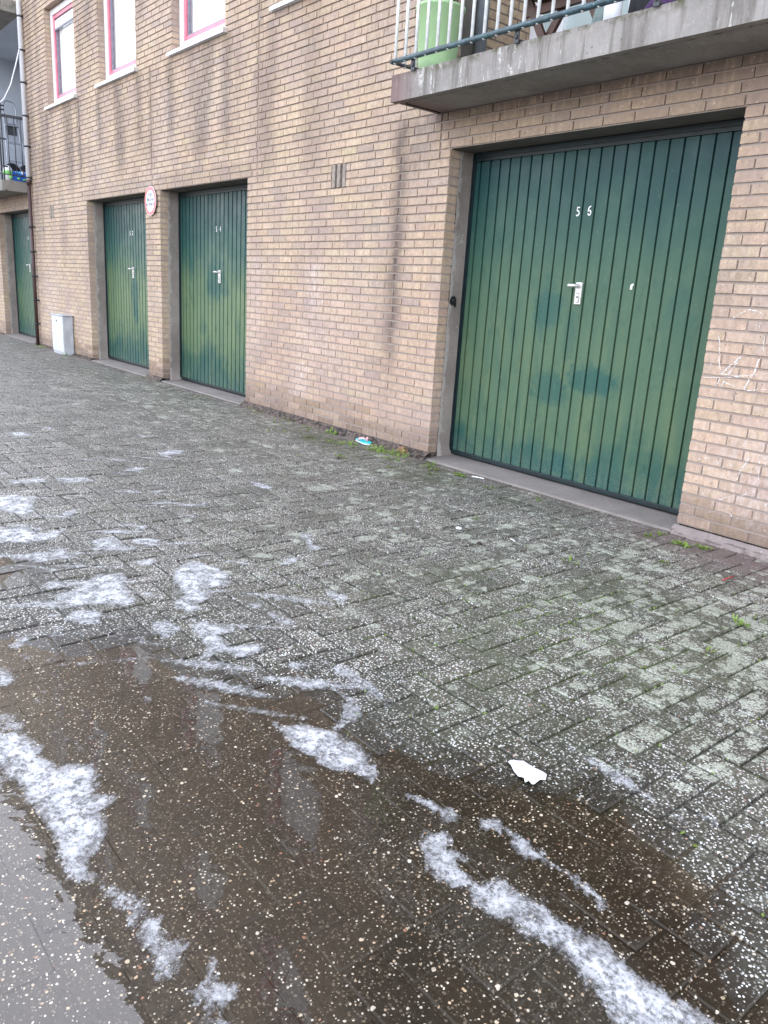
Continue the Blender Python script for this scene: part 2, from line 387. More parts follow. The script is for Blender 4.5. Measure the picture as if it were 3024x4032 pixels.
def plaster_jamb_mat():
    m = NT('jamb_concrete')
    x, y, z = m.sep(m.co)
    c = m.mix(m.ramp(m.noise(2.5, 5, 0.6), 0.35, 0.7), (0.20, 0.17, 0.152), (0.29, 0.25, 0.225))
    c = m.mix(m.ramp(m.noise(30.0, 5, 0.7), 0.60, 0.68, 0, 0.7), c, (0.36, 0.33, 0.30))
    # pale smear of plaster along the brick edge
    e = m.math('ADD', y, m.math('MULTIPLY', m.noise(7.0, 5, 0.7), 0.16))
    c = m.mix(m.ramp(e, 0.205, 0.19, 0, 0.75), c, (0.38, 0.345, 0.32))
    return m.surf(c, 0.85, m.bump(m.noise(40.0, 5, 0.7), 0.5, 0.012), spec=0.3)
def door_mat(name, fade, blots, zfade=(0.15, 0.62, 0.95, 1.75)):
    m = NT(name)
    x, y, z = m.sep(m.co)
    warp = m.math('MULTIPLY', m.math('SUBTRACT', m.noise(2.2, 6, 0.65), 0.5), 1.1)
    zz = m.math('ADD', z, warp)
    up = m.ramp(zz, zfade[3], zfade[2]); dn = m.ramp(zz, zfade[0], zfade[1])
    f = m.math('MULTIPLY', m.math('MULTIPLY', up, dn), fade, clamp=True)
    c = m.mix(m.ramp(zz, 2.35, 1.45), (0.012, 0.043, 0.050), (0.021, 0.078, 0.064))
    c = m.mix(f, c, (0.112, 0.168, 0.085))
    c = m.mix(m.ramp(m.noise(1.0, 4, 0.6, m.scale((9.0, 1.0, 0.8))), 0.35, 0.75, 0, 0.35), c, (0.022, 0.074, 0.060))
    dull = m.noise(5.0, 5, 0.7)
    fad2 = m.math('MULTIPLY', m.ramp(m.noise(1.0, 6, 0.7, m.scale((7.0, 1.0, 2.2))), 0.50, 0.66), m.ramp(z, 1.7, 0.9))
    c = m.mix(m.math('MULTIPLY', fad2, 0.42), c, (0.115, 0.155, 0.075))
    grime = m.math('MULTIPLY', m.ramp(m.noise(1.0, 6, 0.72, m.scale((13.0, 1.0, 5.0))), 0.52, 0.68), 0.4)
    c = m.mix(grime, c, (0.016, 0.060, 0.050))
    c = m.mix(m.math('MULTIPLY', m.ramp(dull, 0.55, 0.75), 0.25), c, (0.07, 0.105, 0.07))
    for (bx, bz, rx, rz, s) in blots:
        v = m.n('ShaderNodeCombineXYZ')
        m.put(v.inputs[0], m.math('MULTIPLY', m.math('SUBTRACT', x, bx), 1.0 / rx))
        m.put(v.inputs[1], m.math('MULTIPLY', m.math('SUBTRACT', z, bz), 1.0 / rz))
        d = m.vmath('LENGTH', v.outputs[0], (0, 0, 0))
        d = m.math('ADD', d, m.math('ADD', m.math('MULTIPLY', m.math('SUBTRACT', m.noise(9.0, 3, 0.6), 0.5), 1.5), m.math('MULTIPLY', m.math('SUBTRACT', m.noise(45.0, 5, 0.75), 0.5), 1.6)))
        c = m.mix(m.math('MULTIPLY', m.ramp(d, 1.15, 0.5), 0.75 * s), c, (0.008, 0.070, 0.066))
    drip = m.math('MULTIPLY', m.ramp(m.noise(1.0, 5, 0.7, m.scale((28.0, 1.0, 1.6))), 0.54, 0.72), m.ramp(z, 1.1, 0.2))
    c = m.mix(m.math('MULTIPLY', drip, 0.45), c, (0.17, 0.19, 0.11))
    low = m.math('MULTIPLY', m.ramp(m.math('ADD', z, m.math('MULTIPLY', m.noise(14.0, 5, 0.7), 0.3)), 0.42, 0.12), m.ramp(m.noise(60.0, 4, 0.7), 0.42, 0.6))
    c = m.mix(m.math('MULTIPLY', low, 0.35), c, (0.16, 0.18, 0.15))
    sp = m.vor(70.0); r = m.sep(sp.outputs['Color'])
    spot = m.math('MULTIPLY', m.ramp(r[0], 0.965, 0.97), m.ramp(sp.outputs['Distance'], 0.22, 0.12))
    c = m.mix(m.math('MULTIPLY', spot, 0.45), c, (0.35, 0.45, 0.38))
    dk = m.math('MULTIPLY', m.ramp(r[1], 0.975, 0.98), m.ramp(sp.outputs['Distance'], 0.26, 0.15))
    c = m.mix(m.math('MULTIPLY', dk, 0.8), c, (0.01, 0.025, 0.022))
    scr = m.ramp(m.noise(1.0, 2, 0.5, m.scale((60.0, 1.0, 7.0)), 1.2), 0.74, 0.76)
    c = m.mix(m.math('MULTIPLY', m.math('MULTIPLY', scr, f), 0.4), c, (0.22, 0.26, 0.16))
    hb = m.math('ADD', m.noise(160.0, 2), m.math('MULTIPLY', m.noise(9.0, 3), 0.6))
    return m.surf(c, m.ramp(dull, 0.3, 0.7, 0.36, 0.55), m.bump(hb, 0.12, 0.004), spec=0.28)

M = {}
M['brick'] = brick_mat(); M['mortar'] = mortar_mat()
M['concrete'] = concrete_mat('balcony_concrete', (0.325, 0.298, 0.275), (0.13, 0.115, 0.10), 0.75, 0.9, True, -4.70)
M['concrete_far'] = concrete_mat('far_balcony_concrete', (0.27, 0.25, 0.22), (0.14, 0.12, 0.11), 0.4, 0.4)
M['sill_concrete'] = concrete_mat('threshold_concrete', (0.235, 0.205, 0.185), (0.1, 0.09, 0.08), 0.0)
M['lintel'] = concrete_mat('lintel_concrete', (0.16, 0.145, 0.125), (0.08, 0.07, 0.06), 0.0)
M['jamb'] = plaster_jamb_mat()
M['earth'] = plain('crumbly_earth', (0.07, 0.052, 0.042), 0.95, 0, 0.9, 30.0, 1.0)
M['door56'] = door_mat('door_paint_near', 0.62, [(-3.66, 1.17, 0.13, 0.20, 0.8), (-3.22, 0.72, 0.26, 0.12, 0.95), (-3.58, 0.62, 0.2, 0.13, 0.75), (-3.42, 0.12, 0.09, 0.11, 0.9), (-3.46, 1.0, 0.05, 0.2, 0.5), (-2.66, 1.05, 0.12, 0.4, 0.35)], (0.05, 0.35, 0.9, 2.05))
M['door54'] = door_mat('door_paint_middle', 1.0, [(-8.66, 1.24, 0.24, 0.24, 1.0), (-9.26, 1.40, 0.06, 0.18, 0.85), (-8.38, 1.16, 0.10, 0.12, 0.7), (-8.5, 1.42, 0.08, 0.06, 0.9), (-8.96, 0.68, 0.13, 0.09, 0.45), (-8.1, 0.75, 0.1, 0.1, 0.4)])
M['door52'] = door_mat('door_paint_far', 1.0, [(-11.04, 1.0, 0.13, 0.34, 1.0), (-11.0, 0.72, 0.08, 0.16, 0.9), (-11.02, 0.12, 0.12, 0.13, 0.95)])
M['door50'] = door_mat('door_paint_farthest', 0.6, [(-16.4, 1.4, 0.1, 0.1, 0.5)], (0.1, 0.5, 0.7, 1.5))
M['door_frame'] = plain('dark_green_frame_paint', (0.004, 0.014, 0.017), 0.45, 0, 0.3, 12.0)
M['alu'] = plain('dull_aluminium', (0.62, 0.60, 0.58), 0.38, 0.55, 0.12, 60.0)
M['white_num'] = plain('white_stencil_paint', (0.78, 0.78, 0.74), 0.6, 0, 0.08, 80.0)
M['white_pvc'] = plain('white_window_frame', (0.80, 0.80, 0.82), 0.35, 0, 0.04, 8.0, 0.02)
M['pink'] = plain('faded_red_sash', (0.62, 0.16, 0.22), 0.4, 0, 0.1, 9.0, 0.03)
M['grey_rubber'] = plain('grey_gasket', (0.22, 0.22, 0.27), 0.6)
M['black'] = plain('black_plastic', (0.015, 0.015, 0.018), 0.5)
M['dark_iron'] = plain('dark_iron', (0.06, 0.062, 0.07), 0.5, 0.3, 0.3)
M['curtain'] = plain('white_curtain', (0.88, 0.88, 0.88), 0.9, 0, 0.04, 6.0, 0.0)
M['white_rail'] = plain('white_baluster_paint', (0.86, 0.86, 0.85), 0.45, 0, 0.1, 30.0)
def teal_rail():
    m = NT('flaking_teal_rail')
    f = m.noise(22.0, 5, 0.7)
    c = m.mix(m.ramp(f, 0.45, 0.6), (0.018, 0.045, 0.055), (0.04, 0.09, 0.11))
    c = m.mix(m.ramp(m.noise(13.0, 5, 0.7), 0.64, 0.68), c, (0.02, 0.14, 0.11))
    c = m.mix(m.ramp(m.noise(17.0, 5, 0.75, m.scale((1, 1, 3.0))), 0.66, 0.70), c, (0.6, 0.62, 0.62))
    return m.surf(c, 0.5, m.bump(f, 0.4, 0.003))
M['teal'] = teal_rail()
M['brown_pipe'] = plain('red_brown_pipe', (0.055, 0.028, 0.026), 0.45, 0, 0.25)
M['white_pipe'] = plain('white_pipe', (0.72, 0.72, 0.76), 0.4, 0, 0.06)
M['grey_pipe'] = plain('grey_pvc_pipe', (0.20, 0.215, 0.24), 0.4, 0, 0.15, 14.0)
M['blue_white'] = plain('painted_loggia_wall', (0.42, 0.45, 0.50), 0.85, 0, 0.08, 2.0, 0.1)
M['panel'] = plain('pale_green_panel', (0.44, 0.51, 0.50), 0.3, 0, 0.05, 3.0, 0.0)
M['steel_cab'] = plain('grey_cabinet_paint', (0.40, 0.42, 0.45), 0.45, 0.1, 0.12, 7.0, 0.05)
M['steel_cab_light'] = plain('pale_cabinet_door', (0.56, 0.58, 0.62), 0.42, 0.1, 0.07, 6.0, 0.05)
def glass_mat():
    m = NT('window_glass')
    tr = m.n('ShaderNodeBsdfTransparent'); gl = m.n('ShaderNodeBsdfGlossy'); gl.inputs['Roughness'].default_value = 0.03
    mx = m.n('ShaderNodeMixShader'); m.put(mx.inputs[0], m.math('MAXIMUM', m.schlick(0.08), 0.16)); m.put(mx.inputs[1], tr.outputs[0]); m.put(mx.inputs[2], gl.outputs[0])
    m.t.links.new(mx.outputs[0], m.out.inputs[0]); return m.mat
M['glass'] = glass_mat()

# ------------------------------------------------------------------ the building
building = thing('brick_building', (-8.0, 0.3, 0.0), 'long tan brick apartment block with green garage doors along its ground floor', 'building')

def solid(x0, x1, cuts):
    """subtract cut intervals from x0..x1"""
    segs = [(x0, x1)]
    for a, b in cuts:
        nx = []
        for p, q in segs:
            if b <= p or a >= q: nx.append((p, q)); continue
            if a > p: nx.append((p, a))
            if b < q: nx.append((b, q))
        segs = nx
    return segs
JOINTS = [(-9.80, 2.25, 3.62), (-7.28, 2.25, 5.6), (-12.28, 2.25, 3.55), (-4.63, 2.19, 2.49)]
VENTS = [(-6.01, -5.79), (-13.83, -13.61)]
def openings(z):
    c = []
    if z < 2.245: c += [DX[k] for k in DX]
    if 2.49 < z < 2.68: c += [(-18.2, -14.9), (-4.70, -1.3)]
    if 2.68 < z < 5.18: c += [LOG_L, LOG_R]
    if 5.18 < z < 5.37: c += [(-18.2, -14.9), (-4.70, -1.3)]
    if WZ[0] - 0.01 < z < WZ[1] - 0.01: c += WIN
    if 2.05 < z < 2.26: c += VENTS
    return c
STREAK = [(-5.07, 0.085, 2.5, 0.25, 1.0), (-5.1, 0.12, 1.5, 0.3, 0.4), (-5.05, 0.05, 2.4, 1.9, 0.6), (-13.76, 0.10, 3.62, 2.3, 0.8), (-13.5, 0.06, 3.62, 2.6, 0.5), (-12.30, 0.10, 3.62, 2.4, 0.7),
          (-11.5, 0.09, 3.62, 2.7, 0.75), (-10.15, 0.10, 3.62, 2.6, 0.7), (-9.80, 0.07, 3.6, 2.3, 0.5), (-9.25, 0.10, 3.62, 2.6, 0.8), (-8.7, 0.07, 3.62, 2.8, 0.5), (-7.92, 0.11, 3.62, 2.4, 0.7),
          (-7.28, 0.07, 5.5, 2.3, 0.45), (-7.05, 0.10, 3.62, 2.5, 0.5), (-14.45, 0.16, 5.8, 0.2, 0.55), (-14.2, 0.08, 3.2, 1.2, 0.55), (-14.05, 0.1, 6.0, 2.2, 0.45), (-10.9, 0.06, 3.6, 2.9, 0.4), (-6.4, 0.1, 3.6, 2.6, 0.35), (-4.9, 0.1, 2.5, 2.0, 0.5)]
BLOOM = [(-6.2, 0.14, 1.45, 0.85, 1.0), (-6.4, 0.14, 0.55, 0.15, 1.0), (-7.3, 0.2, 1.5, 0.3, 0.6), (-5.9, 0.5, 1.3, 0.2, 0.45), (-1.6, 0.5, 1.3, 0.0, 0.65), (-9.4, 0.25, 3.3, 2.4, 0.5), (-11.7, 0.3, 3.3, 2.4, 0.4), (-1.9, 0.3, 0.6, 0.0, 0.7), (-14.0, 0.3, 1.1, 0.3, 0.5)]
def zf(z, zt, zb): return sstep(zb, zb + 0.35 * (zt - zb), z) * sstep(zt + 0.03, zt - 0.03, z)
def stain_at(x, z):
    s = 0.0
    for sx, w, zt, zb, k in STREAK:
        if abs(x - sx) < 3 * w:
            s = max(s, k * math.exp(-((x - sx + 0.035 * nz(z * 5, sx) + 0.02 * nz(z * 15.9, sx)) / w) ** 2) * zf(z, zt, zb))
    s = max(s, 0.6 * sstep(0.25, 0.0, z + 0.08 * nz(x * 3, 1.0)))
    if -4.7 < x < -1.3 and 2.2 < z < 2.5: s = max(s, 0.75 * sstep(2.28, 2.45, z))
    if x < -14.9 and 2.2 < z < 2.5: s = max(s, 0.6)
    for a, b in DX.values():
        if a - 0.1 < x < b + 0.1 and 2.25 < z < 2.40: s = max(s, 0.3)
    if z > 2.2: s = max(s, 0.45 * sstep(-0.1, 0.5, nz(x * 2.6, z * 0.5, 3.0)) * sstep(2.2, 2.8, z) * sstep(-5.0, -8.5, x) + 0.25 * sstep(0.0, 0.5, nz(x * 2.6, z * 0.5, 3.0)))
    s = max(s, 0.28 * sstep(0.25, 0.6, nz(x * 2.0, z * 0.8, 9.0)))
    return min(1.0, s)
def bloom_at(x, z):
    s = 0.0
    for sx, w, zt, zb, k in BLOOM:
        if abs(x - sx) < 2.5 * w:
            s = max(s, k * math.exp(-((x - sx) / w) ** 2) * zf(z, zt, zb))
    return max(s, (0.35 + 0.3 * sstep(1.3, 0.6, z)) * sstep(0.0, 0.5, nz(x * 0.9, z * 1.1, 5.0)))
wall = MB(); tone, stain, bloom = [], [], []
TONES = [(0.482, 0.365, 0.262), (0.487, 0.366, 0.265), (0.47, 0.352, 0.257), (0.48, 0.355, 0.26), (0.476, 0.365, 0.257), (0.445, 0.336, 0.25), (0.497, 0.38, 0.272), (0.472, 0.35, 0.257)]
def brick(xa, xb, z, rev):
    j = lambda a: random.uniform(-a, a)
    w = xb - xa
    n = max(1, round(w / 0.055))
    y = j(0.0016) + (-0.0035 if z > 1.245 else 0.0)
    tl = j(0.0012)
    za, zb = z + 0.0068 + j(0.001), z + CO - 0.0068 + j(0.001)
    if rev and random.random() < 0.15: xa += 0.003; xb -= 0.002
    vs = [(xa + w * i / n, y + tl * (i / n - .5) + j(.0004), za + j(.0008)) for i in range(n + 1)] + [(xa + w * i / n, y + tl * (i / n - .5) + j(.0004), zb + j(.0008)) for i in range(n + 1)]
    q = n + 1
    vs += [(xa, 0.1, za), (xb, 0.1, za), (xa, 0.1, zb), (xb, 0.1, zb)]
    b = 2 * q
    fs = [(i, i + 1, q + i + 1, q + i) for i in range(n)]
    fs += [tuple([b, b + 1] + [n - i for i in range(q)]), tuple([b + 3, b + 2] + [q + i for i in range(q)]), (b, 0, q, b + 2), (n, b + 1, b + 3, 2 * q - 1)]
    wall.add(vs, fs)
    c = random.choice(TONES)
    if random.random() < 0.08: c = (0.40, 0.31, 0.245)
    if random.random() < 0.02: c = (0.468, 0.372, 0.258)
    if z < 1.245 and xa > -8: c = (c[0] * 0.985, c[1] * 0.945, c[2] * 0.975)
    if z < 0.2 and random.random() < 0.6: c = (0.35, 0.25, 0.175)
    if xa > -5.3 and z < 2.2 and random.random() < 0.3: c = (0.46, 0.335, 0.245)
    k = random.uniform(0.94, 1.06)
    c = (c[0] * k, c[1] * k * 0.985 * random.uniform(.99, 1.01), c[2] * k * 0.965 * random.uniform(.97, 1.03), 1.0)
    for p in vs:
        tone.append(c); stain.append(stain_at(p[0], p[2])); bloom.append(bloom_at(p[0], p[2]))
X0, X1 = -21.0, 1.6
NC = 94
for k in range(NC):
    z = k * CO
    cuts = openings(z + CO / 2)
    js = [jx for jx, a, b in JOINTS if a - 0.01 <= z + 0.03 <= b]
    for (p, q) in solid(X0, X1, cuts):
        # mortar bed behind the brick faces, and at the reveals
        wall.add([(p, 0.0065, z), (q, 0.0065, z), (q, 0.0065, z + CO), (p, 0.0065, z + CO)], [(0, 1, 2, 3)], 1)
        for e in (p + 0.004, q - 0.004):
            wall.add([(e, 0.0065, z), (e, 0.1, z), (e, 0.1, z + CO), (e, 0.0065, z + CO)], [(0, 1, 2, 3)], 1)
        for _ in range(12): tone.append((0.2, 0.15, 0.12, 1)); stain.append(0); bloom.append(0)
        ph = DX['56'][0] + (0.0 if k % 2 == 0 else 0.11)
        if z > 2.26: ph += 0.055 + 0.03 * math.sin(k * 2.1)
        i0 = math.floor((p - ph) / 0.22)
        x = ph + i0 * 0.22
        while x < q:
            a, b = max(x, p), min(x + 0.22, q)
            cutj = [jx for jx in js if a < jx < b]
            pts = [a] + cutj + [b]
            for u, v in zip(pts[:-1], pts[1:]):
                ua = u + (0.005 if u > p + 1e-6 else 0.0) + (0.004 if u in cutj else 0)
                vb = v - (0.005 if v < q - 1e-6 else 0.0) - (0.004 if v in cutj else 0)
                if vb - ua > 0.018: brick(ua, vb, z, True)
            x += 0.22
wall.at = {'tone': ('FLOAT_COLOR', tone), 'stain': ('FLOAT', stain), 'bloom': ('FLOAT', bloom)}
wall_o = wall.build('wall', [M['brick'], M['mortar']], building)

# upper storeys, roof, inner leaf, dark rooms behind
def upper_mat():
    m = NT('upper_brickwork')
    b = m.n('ShaderNodeTexBrick')
    v = m.n('ShaderNodeCombineXYZ'); x, y, z = m.sep(m.co)
    m.put(v.inputs[0], x); m.put(v.inputs[1], z)
    m.put(b.inputs['Vector'], v.outputs[0]); b.inputs['Scale'].default_value = 1.0
    b.inputs['Brick Width'].default_value = 0.22; b.inputs['Row Height'].default_value = CO
    b.inputs['Mortar Size'].default_value = 0.005
    m.put(b.inputs['Color1'], (0.43, 0.32, 0.205)); m.put(b.inputs['Color2'], (0.39, 0.28, 0.19)); m.put(b.inputs['Mortar'], (0.14, 0.11, 0.09))
    return m.surf(b.outputs['Color'], 0.85)
M['upper'] = upper_mat()
zt = NC * CO
up = MB()
W2 = [6.375, 7.6875, 9.0625, 10.375]
cols = solid(X0, X1, WIN)
for p, q in cols: up.box(p, q, 0.002, 0.3, zt, 11.3)
for p, q in WIN:
    up.box(p, q, 0.004, 0.3, zt, W2[0]); up.box(p, q, 0.004, 0.3, W2[1], W2[2]); up.box(p, q, 0.004, 0.3, W2[3], 11.298)
up.build('upper_wall', M['upper'], building)
rf = MB(); rf.box(X0 - 0.15, X1 + 0.15, -0.12, 9.0, 11.305, 11.55); rf.build('roof', M['lintel'], building)
inn = MB()
for p, q in solid(X0, X1, [LOG_L, LOG_R]):
    for a, b in solid(p, q, WIN):
        inn.box(a, b, 0.102, 0.28, 2.26, 5.88)
    for a, b in WIN:
        if a >= p and b <= q: inn.box(a, b, 0.104, 0.28, 2.26, 3.66); inn.box(a, b, 0.104, 0.28, 5.02, 5.88)
for p, q in solid(X0, X1, list(DX.values())): inn.box(p + 0.002, q - 0.002, 0.3, 0.5, -0.3, 2.255)
inn.box(X0, X1, 6.0, 6.2, -0.3, 11.3); inn.box(X0, X0 + 0.2, 0.32, 6.0, -0.3, 11.3); inn.box(X1 - 0.2, X1, 0.32, 6.0, -0.3, 11.3)
inn.build('inner_wall', M['lintel'], building)

# foundation: crumbling earth edge under the bricks, cracked concrete at the right end
def strip(x0, x1, y0, y1, z0, z1, amp, name, mat, nx, ny=5):
    b = MB(); vs = []
    for i in range(nx + 1):
        for k in range(ny + 1):
            t = k / ny; x = x0 + (x1 - x0) * i / nx
            d = amp * (nz(x * 9, t * 3, 1.0) + 0.6 * nz(x * 31, t * 7, 4.0))
            vs.append((x, y0 + (y1 - y0) * t + d * (1 if k else 0.2), z0 + (z1 - z0) * t * t ** 0.3 + d * (0.7 if 0 < k < ny else 0.15)))
    q = ny + 1
    b.add(vs, [(i*q+k, (i+1)*q+k, (i+1)*q+k+1, i*q+k+1) for i in range(nx) for k in range(ny)], 0, True)
    return b.build(name, mat, building)
def tz0(x, y): return -0.055 + 0.0035 * max(0.0, -x - 4.0)
for p, q in ((-7.46, -4.52), (-10.01, -9.58), (-14.97, -12.12), (-21.0, -16.95)):
    zg = tz0((p + q) / 2, 0)
    strip(p - 0.02, q + 0.02, 0.012, -0.075, 0.012, zg - 0.012, 0.028, 'foundation', M['earth'], max(6, int((q - p) * 45)))
M['cracked'] = concrete_mat('cracked_foundation_concrete', (0.25, 0.205, 0.19), (0.1, 0.09, 0.08), 0.5)
strip(-2.32, 1.6, -0.004, -0.035, -0.006, -0.03, 0.014, 'foundation', M['cracked'], 160, 4)
fb = MB(); 
strip(-2.31, 1.6, -0.036, -0.062, -0.028, -0.075, 0.026, 'foundation', M['cracked'], 200, 5)
for p, q in ((-7.46, -4.52), (-10.01, -9.58), (-14.97, -12.12), (-21.0, -16.95), (-2.31, 1.6)):
    fb = MB(); fb.box(p, q, 0.03, 0.298, -0.3, -0.002); fb.build('foundation', M['earth'], building)

# thresholds, jambs, lintels, garage doors
def text_mesh(txt, size, mat, name, parent, loc, bold=0.0, align='CENTER', sx=1.0, rot=(math.pi / 2, 0, 0)):
    cu = bpy.data.curves.new(name, 'FONT'); cu.body = txt; cu.size = size; cu.align_x = align; cu.offset = bold; cu.extrude = 0.0008
    tmp = bpy.data.objects.new('tmp', cu); scene.collection.objects.link(tmp)
    dg = bpy.context.evaluated_depsgraph_get()
    me = bpy.data.meshes.new_from_object(tmp.evaluated_get(dg))
    bpy.data.objects.remove(tmp)
    me.transform(Matrix.Translation(loc) @ Matrix.Rotation(rot[0], 4, 'X') @ Matrix.Diagonal((sx, 1, 1, 1)))
    me.materials.clear(); me.materials.append(mat); me.name = name
    o = bpy.data.objects.new(name, me); scene.collection.objects.link(o)
    if parent: o.parent = parent; o.matrix_parent_inverse = Matrix.Identity(4) if parent.parent is None else Matrix.Identity(4)
    return o
def sub(o, parent):
    o.parent = parent; o.matrix_parent_inverse = Matrix.Identity(4)
    return o
def arc(cx, cy, rx, ry, a0, a1, n=12):
    return [(cx + rx * math.cos(RAD(a0 + (a1 - a0) * i / n)), cy + ry * math.sin(RAD(a0 + (a1 - a0) * i / n))) for i in range(n + 1)]
DIGIT = {'5': [([(0.12, 0.93), (0.56, 0.93)], 0.08), ([(0.16, 0.93), (0.14, 0.54)], 0.07), (arc(0.28, 0.30, 0.24, 0.28, 120, -140), 0.09)],
         '6': [(arc(0.40, 0.52, 0.32, 0.46, 75, 195), 0.085), (arc(0.31, 0.29, 0.22, 0.26, 150, -170), 0.09)],
         '4': [([(0.42, 1.0), (0.04, 0.32), (0.60, 0.32)], 0.07), ([(0.42, 1.0), (0.42, 0.0)], 0.09)],
         '2': [(arc(0.30, 0.70, 0.22, 0.27, 165, -30) + [(0.08, 0.08)], 0.085), ([(0.05, 0.06), (0.58, 0.06)], 0.085)],
         '0': [(arc(0.30, 0.5, 0.21, 0.46, 0, 360, 20), 0.085)]}
def garage_door(num, label):
    xl, xr = DX[num]; xc = (xl + xr) / 2
    zb = {'56': -0.016, '54': -0.010, '52': 0.012, '50': 0.03}[num]; ztop = 2.19
    d = MB(); Y = 0.25
    prof = []
    x = xl + 0.03; g = xl + 0.074
    prof.append((x, Y))
    while g < xr - 0.02:
        prof += [(g - 0.0055, Y), (g - 0.005, Y + 0.020), (g + 0.0045, Y + 0.020), (g + 0.0055, Y + 0.0045), (g + 0.013, Y + 0.004), (g + 0.0145, Y)]
        g += 0.0973
    prof.append((xr - 0.004, Y))
    n = len(prof); zs = [zb + 0.033, 0.6, 1.2, 1.8, ztop]
    vs = [(p[0] + 0.0007 * nz(p[0] * 3, zz * 9), p[1] + 0.0015 * nz(p[0] * 4, zz * 2.5, 2), zz) for zz in zs for p in prof]
    d.add(vs, [(r * n + i, r * n + i + 1, (r + 1) * n + i + 1, (r + 1) * n + i) for r in range(len(zs) - 1) for i in range(n - 1)])
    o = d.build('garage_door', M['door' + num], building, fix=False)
    o['label'] = label
    fr = MB()
    fr.box(xl + 0.002, xl + 0.016, 0.232, 0.29, zb, 2.246); fr.box(xl + 0.018, xl + 0.030, 0.240, 0.29, zb, 2.20)
    fr.box(xl + 0.031, xr - 0.004, 0.236, 0.29, 2.191, 2.247); fr.box(xl + 0.0315, xr - 0.005, 0.226, 0.2355, 2.215, 2.246)
    fr.box(xl + 0.031, xr - 0.004, 0.241, 0.285, zb, zb + 0.032, 0, 0.004)
    sub(fr.build('door_frame', M['door_frame'] if num == '50' else M['frame' + num]), o)
    pl = MB(); hx = xc
    pl.box(hx - 0.026, hx + 0.026, 0.238, 0.2495, 1.215, 1.358, 0, 0.003)
    plo = sub(pl.build('handle_plate', M['alu']), o)
    ky = MB(); ky.box(hx - 0.014, hx + 0.012, 0.2362, 0.2378, 1.228, 1.29)
    sub(ky.build('lock', M['dark_iron']), o)
    ky = MB(); ky.box(hx - 0.012, hx + 0.010, 0.2345, 0.236, 1.232, 1.286)
    sub(ky.build('lock_cover', M['alu']), o)
    ky = MB(); ky.prism([(hx - 0.001 + 0.006 * math.cos(t * math.pi / 6), 1.262 + 0.008 * math.sin(t * math.pi / 6)) for t in range(12)], 'y', 0.2335, 0.2344)
    sub(ky.build('keyhole', M['black']), o)
    lv = MB()
    lv.tube([(hx - 0.002, 0.24, 1.336), (hx - 0.004, 0.205, 1.336)], 0.011, 12)
    lv.tube([(hx + 0.006, 0.202, 1.336), (hx - 0.004, 0.2, 1.336), (hx - 0.025, 0.199, 1.335), (hx - 0.048, 0.2, 1.335), (hx - 0.062, 0.201, 1.336), (hx - 0.068, 0.202, 1.337)], [0.006, 0.011, 0.0125, 0.0125, 0.010, 0.004], 12)
    sub(lv.build('handle', M['alu']), o)
    for ch, dx in zip(num, (-0.088, 0.006)):
        dg = MB()
        for pl_, th in DIGIT[ch]:
            Q = [Vector((xc + dx + (p[0] - 0.3) * 0.05, 0.2462, 1.782 + p[1] * 0.056)) for p in pl_]
            prev = None
            for i, p in enumerate(Q):
                d_ = (Q[min(i + 1, len(Q) - 1)] - Q[max(i - 1, 0)]).normalized(); nn = Vector((-d_.z, 0, d_.x)) * th * 0.05
                cur = (p + nn, p - nn)
                if prev: dg.add([prev[0], prev[1], cur[1], cur[0]], [(0, 1, 2, 3)])
                prev = cur
        sub(dg.build('door_number', M['white_num'], None, fix=False), o)
    # hinge-side opening rim
    th = MB(); zg = tz0(xc, 0)
    th.prism([(-0.035, zg - 0.2), (-0.035, zg + 0.002), (-0.02, zg + 0.012), (0.2, zb - 0.012), (0.42, zb - 0.010), (0.42, zg - 0.2)], 'x', xl - 0.03, xr + 0.012)
    tho = th.build('threshold', M['sill_concrete'], building)
    for side in (0, 1):
        jb = MB(); vs = []; ny = 6; nzv = 40
        for i in range(nzv + 1):
            for k in range(ny + 1):
                yy = 0.094 + (0.31 - 0.094) * k / ny; zz = -0.06 + 2.31 * i / nzv
                b = 0.004 + 0.004 * nz(yy * 20, zz * 6, xl + side) + 0.005 * sstep(0.17, 0.1, yy + 0.05 * nz(zz * 5, xl)) * (0.5 + nz(zz * 9, 1.0, xl))
                b += 0.03 * sstep(0.06, -0.05, zz) * (0.6 + nz(yy * 15, 3.0))
                vs.append(((xl + b) if side == 0 else (xr - b * 0.5), yy, zz))
        q = ny + 1
        jb.add(vs, [(i*q+k, i*q+k+1, (i+1)*q+k+1, (i+1)*q+k) for i in range(nzv) for k in range(ny)], 0, True)
        jb.build('door_jamb', M['jamb'], building)
    li = MB(); li.box(xl - 0.05, xr + 0.05, 0.0125, 0.6, 2.2525, 2.48)
    li.build('lintel', M['lintel'], building)
    return o
for k in ('56', '54', '52'):
    M['frame' + k] = M['door_frame']
garage_door('56', 'nearest green ribbed garage door, numbered 56, with dark touch-up patches')
garage_door('54', 'green garage door numbered 54 with a round dark patch by its handle')
garage_door('52', 'green garage door numbered 52 with a long dark streak under its handle')
garage_door('50', 'narrow looking farthest green garage door under the far balcony')

# air vents of upright bricks
for (a, b) in VENTS:
    v = MB(); w = (b - a) / 3
    v.box(a - 0.004, b + 0.004, 0.04, 0.1, 2.055, 2.262, 1)
    for i in range(3):
        x = a + w * (i + 0.5) + random.uniform(-.004, .004)
        v.box(x - 0.021, x + 0.021, -0.004 + random.uniform(-.003, .003), 0.09, 2.066, 2.252, 0, 0.003)
    o = v.build('air_vent', [M['vent'] if 'vent' in M else M.setdefault('vent', plain('vent_brick', (0.27, 0.225, 0.185), 0.85, 0, 0.2, 30.0, 0.3)), M['black']], building)  # vent brick colour darkened to carry the shade in the gaps between them

